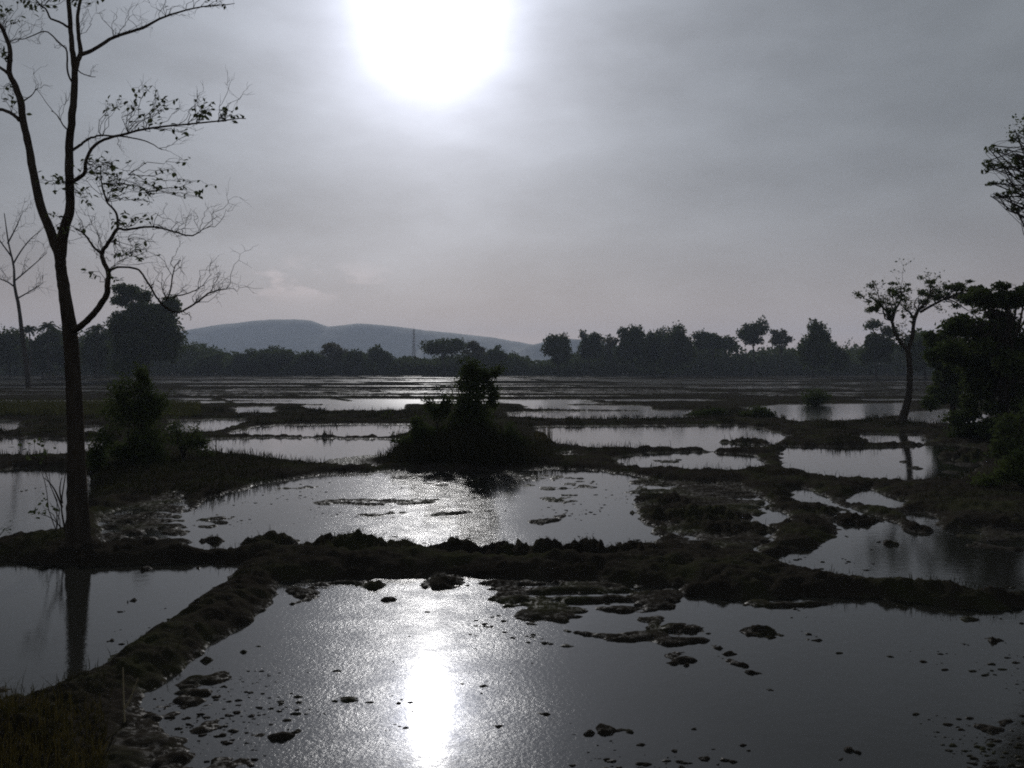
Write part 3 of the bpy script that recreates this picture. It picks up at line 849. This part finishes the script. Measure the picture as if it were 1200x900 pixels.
# small leafless tree far left
Y = 120; KS = 120 / 46; rng = np.random.default_rng(5)
bp = np.array([(33 - CX) / F * Y, Y, 0.0]); bp[2] = ht(bp[0], Y) - .03
t2 = empty('leafless_sapling_tree', bp, 'thin leafless tree at the far left edge, behind the near forked tree', 'tree')
mb = MB()
q, r = smooth_poly([bp, P(32, 440, Y), P(27, 400, Y), P(22, 360, Y), P(17, 335, Y), P(16, 312, Y), P(10, 285, Y), P(5, 250, Y)], np.array([.13, .12, .11, .09, .07, .055, .04, .02]) * KS, 5)
mb.tube(q, r, 7, .08, rng); mb.build('trunk', BARK, t2)
for pts in ([(17,336),(8,330),(-6,325),(-30,318)], [(16,330),(28,320),(42,308),(55,296)], [(15,310),(24,295),(36,280),(48,270)], [(13,300),(2,285),(-8,270)], [(20,350),(34,342),(50,332)], [(9,285),(18,268),(26,250)]):
    mb = MB(); q, r = smooth_poly([P(a, b, Y + 2 * rng.normal() * (k > 0)) for k, (a, b) in enumerate(pts)], np.linspace(.045, .014, len(pts)) * KS, 4)
    mb.tube(q, r, 5)
    for k in range(6):
        i = rng.integers(3, len(q)); d = (q[i] - q[i - 2]); d = d / np.linalg.norm(d) * .7 + rng.normal(size=3) * .5 + [0, 0, .4]
        spray(mb, q[i], q[i] + d * KS * rng.uniform(.5, 1.1), rng, .012 * KS, 4)
    mb.build('branch', BARK, t2)

# ------------------------------------------------------------------ shrubs
def shrub(name, px, py, Yd, clumps_px, nleaf, leaf, seed, label, gap=.45, matl=LEAF, gscale=2.0, stems=7, dspread=.7, shoots=0):
    rng = np.random.default_rng(seed)
    s = Yd / F
    base = np.array([(px - CX) * s, Yd, 0.0]); base[2] = ht(base[0], Yd) - .02
    root = empty(name, base, label, 'shrub')
    cl = []
    for cx, cy, a, b in clumps_px:
        c = P(cx, cy, Yd + rng.uniform(-1, 1) * a * s * .3)
        for k in range(3):
            cl.append((c + rng.normal(size=3) * np.array([a, a * dspread, b]) * s * .35, np.array([a, a * dspread, b]) * s * rng.uniform(.55, .8)))
    mb = MB()
    tips = []
    for k in range(stems):
        c, r = cl[rng.integers(len(cl))]
        e = c + rng.normal(size=3) * r * .4
        a = base + np.array([rng.uniform(-.03, .03), rng.uniform(-.03, .03), 0])
        q = jag(a, e, rng, 7, .06, .05); mb.tube(q, np.linspace(.035, .01, 7), 5)
    sh = []
    for k in range(shoots):
        c, r = cl[rng.integers(len(cl))]
        e = c + r * np.array([rng.normal() * .7, rng.normal() * .7, rng.uniform(.8, 1.6)])
        spray(mb, c, e, rng, .012, 4, sh, 0, .4)
    mb.build('stems', BARK, root)
    p = clump_points(cl, nleaf, rng, gap, gscale)
    if sh: p = np.concatenate([p, np.repeat(np.array(sh), 3, 0) + rng.normal(size=(len(sh) * 3, 3)) * leaf])
    p = p[p[:, 2] > base[2]]
    Vv, T = leaf_mesh(p, leaf * rng.uniform(.6, 1.4, len(p)), rng, .5)
    mesh_obj('foliage', Vv, T, matl, root)
    return root

shrub('shrub', 163, 552, 25.5, [(164,442,14,12),(170,455,24,20),(150,470,20,18),(160,482,34,26),(175,478,20,22),(162,510,30,26),(155,532,38,18),(178,536,34,18)], 15000, .085, 1,
      'tall bushy shrub on the bund right of the forked tree', .46, shoots=30)
shrub('shrub', 115, 545, 24.5, [(118,520,18,22),(112,540,16,20)], 1800, .08, 2, 'small leafy bush between the forked tree and the tall bushy shrub', .5, shoots=6)
shrub('shrub', 215, 535, 27.0, [(212,505,14,18),(222,520,22,14),(240,522,16,10)], 1500, .08, 3, 'sparse low bush at the right foot of the tall bushy shrub', .6, shoots=8)
shrub('shrub', 557, 541, 28.3, [(562,444,20,12),(556,460,22,18),(555,482,23,22),(556,508,27,26),(574,470,12,18),(543,448,11,12),(575,438,10,8),(552,435,12,7),(540,492,14,18)], 11000, .09, 4,
      'upright dense bush crowning the overgrown islet', .42, shoots=40, stems=10)
shrub('shrub', 512, 541, 28.0, [(508,480,12,16),(523,476,10,18),(500,508,26,17),(474,524,20,11),(530,506,18,20),(488,498,12,14)], 9000, .08, 5,
      'spreading lower bush on the left slope of the islet', .46, shoots=30)
shrub('shrub', 605, 541, 28.0, [(590,512,16,18),(606,522,20,11),(628,531,16,8)], 3600, .07, 6, 'low bush sloping down to the right end of the islet', .42, shoots=8)
shrub('shrub', 895, 491, 50.0, [(895,483,18,7),(880,485,14,6),(905,486,12,5)], 1300, .14, 7, 'low rounded bush on the bund left of the leaning tree', .35, gscale=1.2, stems=4)
shrub('shrub', 835, 490, 51.0, [(828,484,18,6),(845,483,16,7)], 1200, .14, 8, 'flat low bush on the bund in front of the striped far ponds', .35, gscale=1.2, stems=4)
shrub('shrub', 1195, 590, 20.5, [(1165,560,22,14),(1190,548,26,22),(1215,555,30,24),(1240,570,40,24),(1180,575,26,12)], 8000, .08, 18, 'dark shrub at the water edge below the big leafy tree at the right', .35, stems=6)
shrub('shrub', 1140, 520, 35.0, [(1135,505,22,12),(1120,510,20,9),(1160,500,24,18),(1150,515,34,10)], 6000, .11, 19, 'dark undergrowth bush at the foot of the big leafy tree, right of the leaning tree', .35, gscale=1.5, stems=5)
shrub('shrub', 953, 480, 66.0, [(950,466,22,10),(962,470,16,9)], 1500, .18, 17, 'dark bush on the far bund under the tall dark tree', .35, gscale=1.0, stems=4)

# ------------------------------------------------------------------ leaning tree on the right bund
Y = 43.0; rng = np.random.default_rng(31)
b0 = np.array([(1053 - CX) / F * Y, Y, 0.0]); b0[2] = ht(b0[0], Y) - .05
lt = empty('leaning_tree', b0, 'leaning forked tree with tufted crown on the right bund, mirrored in the pond', 'tree')
def LP(px, py, dy=0): return P(px, py, Y + dy)
def RR(w): return w / F * Y * .5
mb = MB(); q, r = smooth_poly([b0, LP(1056, 494), LP(1061, 480), LP(1065, 462), LP(1066, 440), LP(1065, 418), LP(1063, 408)], [RR(15), RR(11.5), RR(9), RR(7.5), RR(6.5), RR(6), RR(6)], 5)
mb.tube(q, r, 9, .1, rng); mb.build('trunk', BARK, lt)
LL = [([(1063,410,0),(1056,402,0),(1049,390,0),(1045,376,.2),(1038,364,.3),(1028,354,.4),(1018,347,.5)], [5,4.6,4.2,3.6,3,2.2,1.2]),
      ([(1064,410,0),(1069,395,-.1),(1071,378,-.2),(1076,364,-.4),(1085,354,-.5),(1090,343,-.5),(1090,330,-.5)], [5.2,4.8,4.2,3.8,3.2,2.4,1.2]),
      ([(1078,366,-.4),(1092,358,-.6),(1108,350,-.9),(1125,343,-1.2),(1145,336,-1.4)], [3.2,2.9,2.5,2,1.2]),
      ([(1046,376,.2),(1050,362,.6),(1056,350,1),(1055,338,1.2)], [3,2.6,2,1]),
      ([(1072,376,-.2),(1066,366,.5),(1060,362,.8)], [3,2.4,1.4])]
fol = []
for pts, w in LL:
    mb = MB(); q, r = smooth_poly([LP(*k) for k in pts], [RR(k) for k in w], 4)
    mb.tube(q, r, 6, .08, rng)
    for k in range(9):
        i = rng.integers(4, len(q)); d = rng.normal(size=3) * .6 + np.array([0, 0, .5])
        L = []
        spray(mb, q[i], q[i] + d * rng.uniform(.35, .8), rng, .014, 4, L)
        fol += [np.asarray(v) for v in L]
    mb.build('branch', BARK, lt)
CLP = [(1018,342,14,9),(1030,352,16,10),(1040,345,12,9),(1050,336,8,5),(1036,362,14,7),(1053,352,10,6),(1088,330,12,7),(1095,340,14,7),(1108,350,16,8),(1118,342,16,8),(1132,336,14,7),(1148,332,12,6),(1140,350,18,8),(1152,345,8,5),(1100,330,9,5),(1125,358,16,7),(1066,372,8,5)]
cl = []
for cx, cy, a, b in CLP:
    s = Y / F; c = LP(cx, cy, rng.uniform(-1.4, 1.4))
    for k in range(4): cl.append((c + rng.normal(size=3) * np.array([a, a, b * 1.3]) * s * .6, np.array([a, a, b]) * s * rng.uniform(.3, .6)))
mb = MB()
for c, r in cl[::3]:
    a = LP(*[(1045,376,.2),(1076,364,-.4),(1108,350,-.9)][0 if c[0] < LP(1062,350)[0] else (1 if c[0] < LP(1102,350)[0] else 2)])
    mb.tube(jag(a, c, rng, 6, .06), np.linspace(.04, .012, 6), 4)
mb.build('twigs', BARK, lt)
p = clump_points(cl, 5200, rng, .72, 3.0, 1.8)
p = np.concatenate([p, np.repeat(np.array(fol), 2, 0)[:1600] + rng.normal(size=(min(1600, len(fol) * 2), 3)) * .12])
Vv, T = leaf_mesh(p, .135 * rng.uniform(.5, 1.3, len(p)), rng, .5)
mesh_obj('foliage', Vv, T, LEAF, lt)

# ------------------------------------------------------------------ dark trees at the right edge
def right_tree(px, py, Yd, cl_px, nleaf, leaf, seed, label, trunk_top, tr=.16, gap=.36, gscale=1.0, name='dark_tree', limb=.35):
    rng = np.random.default_rng(seed); s = Yd / F
    base = np.array([(px - CX) * s, Yd, 0.0]); base[2] = ht(base[0], Yd) - .05
    cl = []
    for cx, cy, a, b in cl_px:
        c = P(cx, cy, Yd + rng.uniform(-1, 1) * a * s * .5)
        for k in range(4): cl.append((c + rng.normal(size=3) * np.array([a, a, b]) * s * .52, np.array([a, a, b]) * s * rng.uniform(.34, .6)))
    tp = P(*trunk_top, Yd)
    mid = base * .5 + tp * .5 + np.array([rng.uniform(-.2, .2), 0, 0])
    return make_tree(name, base, [base, base * .75 + tp * .25, mid, tp], [tr * 1.5, tr, tr * .8, tr * .4], cl, nleaf, leaf, rng, label, 'tree', gap=gap, gscale=gscale, limb_r=limb)

right_tree(1172, 535, 34, [(1150,360,26,14),(1180,350,26,14),(1205,345,26,14),(1135,385,30,18),(1170,385,34,22),(1210,385,34,26),(1130,415,30,20),(1165,425,36,26),(1215,430,40,30),(1140,450,24,18),(1180,465,34,22),(1230,470,36,26),(1155,490,34,22),(1190,500,36,24),(1165,400,40,30),(1190,440,40,30),(1160,440,30,30)], 34000, .17, 41,
           'big dark leafy tree filling the right edge behind the leaning tree', (1180, 380), .2, .36, 1.0)
right_tree(1118, 492, 50, [(1100,400,16,14),(1092,425,16,16),(1110,445,20,18),(1120,400,20,20),(1125,430,22,22),(1100,462,18,14),(1110,420,22,24),(1118,455,22,20)], 14000, .22, 42,
           'dark bushy tree between the leaning tree and the big leafy tree', (1112, 420), .16, .38, .8)
right_tree(1262, 560, 27, [(1240,480,36,26),(1215,500,26,24),(1180,520,26,22),(1200,545,36,20),(1280,480,60,40),(1165,545,26,16),(1190,520,30,26)], 17000, .12, 43,
           'low overgrown tree hanging over the pond at the right edge', (1255, 490), .12, .4, 1.4)
right_tree(1310, 560, 25, [(1165,175,12,7),(1160,195,12,6),(1168,212,12,6),(1180,190,14,8),(1180,228,14,6),(1195,240,14,7),(1200,205,16,9),(1195,165,12,7),(1190,180,12,6),(1165,228,8,4),(1225,185,40,25),(1260,175,50,30),(1270,220,50,35),(1310,180,60,50),(1300,120,50,30),(1200,190,20,20),(1195,222,22,14)], 5200, .10, 44,
           'tall tree outside the right edge whose leafy branch hangs into the sky', (1300, 215), .2, .86, 2.6, 'overhanging_tree', .16)

# ------------------------------------------------------------------ saplings, reeds, sticks
def sapling(base, shoots, seed, label, nl=7, size=.09):
    rng = np.random.default_rng(seed)
    base = np.array(base, float)
    root = empty('sapling', base, label, 'sapling', 'young leafy shoots at the foot of the forked tree')
    mb = MB(); L = []
    for e in shoots:
        q = jag(base, np.asarray(e), rng, 8, .04, .12); mb.tube(q, np.linspace(.009, .003, 8), 4)
        for k in range(nl): L.append(q[rng.integers(5, 8)] + rng.normal(size=3) * .06)
    mb.build('stem', BARK, root)
    V_, Q_ = broad_leaves(np.array(L), size, rng)
    mesh_obj('foliage', V_, Q_, LEAF_BIG, root)
def gp(px, py):
    x, y = G(px, py); return np.array([x, y, ht(x, y) - .01])
b = gp(72, 632); sapling(b, [P(50,592,b[1]), P(38,600,b[1]), P(58,588,b[1])], 1, 'sapling leaning left from the tree foot with a green leaf tuft low over the water')
b = gp(66, 640); sapling(b, [P(40,518,b[1]), P(30,516,b[1]-.2), P(48,520,b[1])], 2, 'taller sapling left of the trunk with a green leaf tuft in front of the pond', 8, .09)
b = gp(-8, 640); sapling(b, [P(4,618,b[1]), P(14,616,b[1])], 3, 'short sapling at the left edge of the picture', 4, .07)

st = empty('dead_twig', gp(80, 640), 'bare forked twig standing against the left side of the trunk', 'twig')
mb = MB(); rng = np.random.default_rng(6); b = gp(80, 640); yb = b[1]
for path in ([(80,640),(74,610),(72,590),(76,560),(78,548)], [(73,595),(66,578),(60,568),(52,560)], [(73,590),(70,575),(72,560)]):
    q, r = smooth_poly([P(a, c, yb) for a, c in path], np.linspace(.018, .006, len(path)), 4); mb.tube(q, r, 5)
mb.build('twig_stem', BARK, st)
st = empty('dead_twig', gp(146, 852), 'pale forked stick in the verge by the lower left bund', 'twig')
mb = MB(); b = gp(146, 852); yb = b[1]
for path in ([(146,852),(145,825),(144,782)], [(147,830),(154,816),(162,794)]):
    q, r = smooth_poly([P(a, c, yb) for a, c in path], np.linspace(.009, .004, len(path)), 3); mb.tube(q, r, 5)
DRY = mat('dry_stalk', (.22, .19, .12), .8, .2)[0]
mb.build('twig_stem', DRY, st)

def reeds(px0, px1, py, hpx, n, seed, label, ml=None):
    rng = np.random.default_rng(seed)
    c = gp((px0 + px1) / 2, py)
    B_ = []
    for k in range(n):
        x, y = G(rng.uniform(px0, px1), py + rng.uniform(-2, 2)); B_.append((x, y, max(ht(x, y), -.05)))
    B_ = np.array(B_)
    V_, T_ = blades(B_, hpx / F * c[1] * rng.uniform(.5, 1.1, n), .02, rng, .3)
    tag(mesh_obj('reed_clump', V_, T_, ml or GRASS), label, 'reeds')
reeds(225, 258, 529, 34, 34, 1, 'thin dark reeds standing in the pond right of the tall bushy shrub')
reeds(455, 478, 533, 30, 30, 2, 'reeds at the left end of the islet')
reeds(628, 648, 522, 26, 60, 3, 'yellowish reeds at the right end of the islet', GRASS_Y)

# ------------------------------------------------------------------ grass
rng = np.random.default_rng(8)
sel = (GV[:, 1] < 62) & (GV[:, 1] > 6) & (GV[:, 2] > .10) & (np.abs(GV[:, 0]) < .7 * GV[:, 1] + 2)
idn = np.where(sel)[0]
# even density per square metre: weight by cell area (grows with Y^3)
wgt = GV[idn, 1] ** 2.2 * (.02 + np.clip(fbm(GV[idn, 0] * .9, GV[idn, 1] * .9, 41, 3) - .02, 0, 1))
pick = rng.choice(idn, 60000, p=wgt / wgt.sum())
bs = GV[pick] + np.stack([rng.normal(size=60000) * .04, rng.normal(size=60000) * .08, -.01 + 0 * pick], 1)
V_, T_ = blades(bs, (.03 + .2 * rng.uniform(0, 1, len(bs)) ** 3) * np.clip(bs[:, 1] / 22, .7, 1.5), .010 * np.clip(bs[:, 1] / 18, .8, 2.5), rng, .6)
tag(mesh_obj('grass', V_, T_, GRASS), 'short grass growing on the mud bunds', 'grass', kind='stuff')
# grass tufts crowning the hummocks at the near shore of the middle pond
bb = []
for k in range(1800):
    L_ = LUMPS[2 + rng.integers(14)]
    if L_[1] < 630: continue
    c = G(L_[0], L_[1]); r_ = L_[2] / F * c[1]
    bb.append((c[0] + rng.normal() * r_ * .55, c[1] + r_ * .5 + rng.normal() * r_ * .4))
bb = np.array(bb); hz = height(bb[:, 0], bb[:, 1]); ok = hz > .08
V_, T_ = blades(np.column_stack([bb, hz])[ok], rng.uniform(.015, .05, ok.sum()), .010, rng, 1.2)
tag(mesh_obj('hummock_grass', V_, T_, GRASS), 'short tufted grass on the hummocks along the middle bund', 'grass', kind='stuff')
# crumbs of mud and stubble left lying in the shallow water by the plough
n = 14000
px = np.concatenate([rng.uniform(130, 1250, 8000), rng.uniform(200, 780, 4000), rng.uniform(780, 1250, 2000)])
py = np.concatenate([rng.uniform(684, 930, 8000), rng.uniform(552, 640, 4000), rng.uniform(560, 690, 2000)])
xy = np.array([G(a, b_) for a, b_ in zip(px, py)])
dens = fbm(xy[:, 0] * .8, xy[:, 1] * .6, 51, 4) + .35 * fbm(xy[:, 0] * 4, xy[:, 1] * 4, 52, 3)
hz = height(xy[:, 0], xy[:, 1])
ok = (dens > rng.uniform(.12, .55, n)) & (hz < .02)
xy = xy[ok]; m_ = len(xy)
sz = rng.uniform(0, 1, m_) ** 3.5 * .034 + .006
a_ = np.linspace(0, 2 * np.pi, 7, endpoint=False)
rad = sz[:, None] * rng.uniform(.55, 1.3, (m_, 7))
ring0 = np.stack([xy[:, :1] + rad * 1.5 * np.cos(a_), xy[:, 1:] + rad * np.sin(a_), np.full((m_, 7), -.012)], -1)
rad1 = rad * rng.uniform(.35, .85, (m_, 7))
ring1 = np.stack([xy[:, :1] + rad1 * 1.5 * np.cos(a_), xy[:, 1:] + rad1 * np.sin(a_), (sz[:, None] * rng.uniform(.08, .32, (m_, 7)))], -1)
top = np.stack([xy[:, 0], xy[:, 1], sz * .38], -1)[:, None, :]
Vc = np.concatenate([ring0, ring1, top], 1).reshape(-1, 3)
i_ = np.arange(m_)[:, None] * 15; j_ = np.arange(7)[None, :]; j2 = (j_ + 1) % 7
Qc = np.stack([i_ + j_, i_ + j2, i_ + 7 + j2, i_ + 7 + j_], -1).reshape(-1, 4)
Tc = np.stack([i_ + 7 + j_, i_ + 7 + j2, i_ + 14 + 0 * j_], -1).reshape(-1, 3)
tag(mesh_obj('mud_crumbs', Vc, [Qc, Tc], MUD, None, True), 'crumbs of dark mud scattered in the shallow water', 'mud', kind='stuff')
# long grass on the islet and the left bund
bb, hh = [], []
for k in range(9000):
    if k < 6500:
        px = rng.normal(548, 52); py = rng.uniform(524, 549)
        if not 440 < px < 660: continue
        hgt = rng.uniform(.25, .95) * (1 - .65 * abs(px - 550) / 105)
    else:
        px = rng.uniform(95, 330); py = rng.uniform(535, 585); hgt = rng.uniform(.08, .32)
    x, y = G(px, py); bb.append((x, y)); hh.append(hgt)
bb = np.array(bb); hz = height(bb[:, 0], bb[:, 1]); ok = hz > .03
V_, T_ = blades(np.column_stack([bb, hz])[ok], np.array(hh)[ok], .022, rng, .7)
tag(mesh_obj('long_grass', V_, T_, GRASS), 'long rank grass covering the islet and the left bund', 'grass', kind='stuff')
# verge grass in the lower left corner
n = 7000
px = rng.uniform(-200, 125, n); py = rng.uniform(846, 1000, n) + rng.normal(size=n) * 9 + np.clip(px - 60, 0, 200) * .15
xy = np.array([G(a, b_) for a, b_ in zip(px, py)]); hz = height(xy[:, 0], xy[:, 1]); ok = hz > .0
V_, T_ = blades(np.column_stack([xy, hz])[ok], (.03 + .26 * rng.uniform(0, 1, n) ** 3.5)[ok], .008, rng, 1.1)
tag(mesh_obj('verge_grass', V_, T_, GRASS_Y), 'yellowish verge grass in the lower left corner', 'grass', kind='stuff')
# rough pasture strip at left, beyond the ponds
n = 16000
px = rng.uniform(-150, 235, n); py = rng.uniform(472, 491, n)
xy = np.array([G(a, b_) for a, b_ in zip(px, py)]); hz = height(xy[:, 0], xy[:, 1]); ok = hz > .04
V_, T_ = blades(np.column_stack([xy, hz])[ok], rng.uniform(.12, .38, n)[ok], .035, rng, .6)
tag(mesh_obj('pasture_grass', V_, T_, PASTURE), 'strip of rough green grass beyond the left ponds', 'grass', kind='stuff')

# ------------------------------------------------------------------ haze
mb = MB(); mb.box((-6300, -120, -8.5), (6300, 3700, 150))
hz_m = bpy.data.materials.new('haze'); hz_m.use_nodes = True
nt = hz_m.node_tree; nt.nodes.remove(nt.nodes['Principled BSDF'])
pv = nt.nodes.new('ShaderNodeVolumePrincipled')
pv.inputs['Color'].default_value = (.70, .80, 1.0, 1)
pv.inputs['Density'].default_value = .00027
pv.inputs['Anisotropy'].default_value = .1
nt.links.new(pv.outputs[0], nt.nodes['Material Output'].inputs['Volume'])
tag(mb.build('haze', hz_m, None, False), 'thin evening haze over the fields', 'haze', kind='stuff')

# ------------------------------------------------------------------ sun and sky
S = Vector(((503 - CX) / F, 1.0, (HY - 22) / F)).normalized()
sl = bpy.data.lights.new('sun', 'SUN'); sl.energy = 2.0; sl.angle = math.radians(.5); sl.color = (1, .98, .96)
so = bpy.data.objects.new('sun', sl); COL.objects.link(so)
so.rotation_euler = S.to_track_quat('Z', 'Y').to_euler(); so.location = (-40, 200, 160)

w = bpy.data.worlds.new('World'); C.world = w; w.use_nodes = True
nt = w.node_tree; N = nt.nodes; Lk = nt.links
bg = N['Background']; bg.inputs['Strength'].default_value = .05
sky = N.new('ShaderNodeTexSky'); sky.sky_type = 'NISHITA'; sky.sun_disc = False
sky.sun_elevation = math.asin(S.z); sky.sun_rotation = math.atan2(S.x, S.y)
sky.air_density = 1.0; sky.dust_density = 2.0; sky.ozone_density = 1.0
tc = N.new('ShaderNodeTexCoord')
def mth(op, a, b=None, c=None, clamp=False):
    n = N.new('ShaderNodeMath'); n.operation = op; n.use_clamp = clamp
    for i, v in enumerate((a, b, c)):
        if v is None: continue
        if isinstance(v, (int, float)): n.inputs[i].default_value = v
        else: Lk.new(v, n.inputs[i])
    return n.outputs[0]
def vscale(col, f):
    n = N.new('ShaderNodeVectorMath'); n.operation = 'SCALE'
    if isinstance(col, tuple): n.inputs[0].default_value = col
    else: Lk.new(col, n.inputs[0])
    if isinstance(f, (int, float)): n.inputs['Scale'].default_value = f
    else: Lk.new(f, n.inputs['Scale'])
    return n.outputs[0]
def vadd(a, b):
    n = N.new('ShaderNodeVectorMath'); n.operation = 'ADD'
    for i, v in enumerate((a, b)):
        if isinstance(v, tuple): n.inputs[i].default_value = v
        else: Lk.new(v, n.inputs[i])
    return n.outputs[0]
dot = N.new('ShaderNodeVectorMath'); dot.operation = 'DOT_PRODUCT'
nrm = N.new('ShaderNodeVectorMath'); nrm.operation = 'NORMALIZE'
Lk.new(tc.outputs['Generated'], nrm.inputs[0])
Lk.new(nrm.outputs[0], dot.inputs[0]); dot.inputs[1].default_value = S
th = mth('MULTIPLY', mth('ARCCOSINE', mth('MINIMUM', dot.outputs['Value'], .9999999)), 180 / math.pi)
sep = N.new('ShaderNodeSeparateXYZ'); Lk.new(nrm.outputs[0], sep.inputs[0])
el = sep.outputs['Z']
# thin cloud veil lit by the sun behind it: bright aureole falling off as 1/angle^2, grey blue away from it
aur = mth('DIVIDE', 14.0, mth('ADD', mth('MULTIPLY', th, th), .6))
mp = N.new('ShaderNodeMapping'); mp.inputs['Scale'].default_value = (1.3, 1.3, 3.4); mp.inputs['Rotation'].default_value = (0, .35, 0)
Lk.new(nrm.outputs[0], mp.inputs['Vector'])
cn = N.new('ShaderNodeTexNoise'); cn.inputs['Scale'].default_value = 3.0; cn.inputs['Detail'].default_value = 7; cn.inputs['Roughness'].default_value = .55
Lk.new(mp.outputs[0], cn.inputs['Vector'])
cl_ = mth('MULTIPLY_ADD', cn.outputs['Fac'], 1.0, .5)
aur_c = vscale(vscale((.90, .94, 1.13), aur), cl_)
hz_k = mth('POWER', mth('SUBTRACT', 1.0, mth('MULTIPLY', mth('MAXIMUM', el, 0.0), 1.0), None, True), 14.0)
veil = vadd(vscale((.126, .138, .147), cl_), vscale((.29, .165, .10), hz_k))
# low bank of small clouds over the hills
cb = N.new('ShaderNodeTexNoise'); cb.inputs['Scale'].default_value = 14; cb.inputs['Detail'].default_value = 6; cb.inputs['Roughness'].default_value = .55
mp2 = N.new('ShaderNodeMapping'); mp2.inputs['Scale'].default_value = (1, 1, 2.2); Lk.new(nrm.outputs[0], mp2.inputs['Vector']); Lk.new(mp2.outputs[0], cb.inputs['Vector'])
def bell(v, c, wd):
    d = mth('DIVIDE', mth('SUBTRACT', v, c), wd); return mth('EXPONENT', mth('MULTIPLY', mth('MULTIPLY', d, d), -1.0))
cm = mth('MULTIPLY', bell(el, .092, .018), bell(sep.outputs['X'], -.235, .09))
cpuff = mth('SMOOTH_MIN', mth('MULTIPLY', mth('SUBTRACT', cb.outputs['Fac'], .50, None, True), 12.0), 1.0, .3)
puff = vscale((.15, .115, .115), mth('MULTIPLY', cm, cpuff))
veil = vadd(veil, puff)
nish = vscale(sky.outputs[0], .05 * .05)
wide = vscale(vscale((.33, .37, .455), mth('EXPONENT', mth('MULTIPLY', th, -1 / 11.5))), cl_)
tot = vadd(vadd(vadd(aur_c, wide), veil), nish)
Lk.new(vscale(tot, 20.0), bg.inputs['Color'])
w.cycles.sampling_method = 'MANUAL'; w.cycles.sample_map_resolution = 2048

# ------------------------------------------------------------------ render settings
vs = C.view_settings
C.display_settings.display_device = 'sRGB'
vs.view_transform = 'Standard'; vs.look = 'None'; vs.exposure = .22; vs.gamma = 1; vs.use_curve_mapping = False
C.render.engine = 'CYCLES'
cy = C.cycles
cy.use_denoising = False
cy.max_bounces = 6; cy.diffuse_bounces = 2; cy.glossy_bounces = 3; cy.transmission_bounces = 4; cy.volume_bounces = 1
cy.sample_clamp_indirect = 4.0
cy.filter_width = 1.9
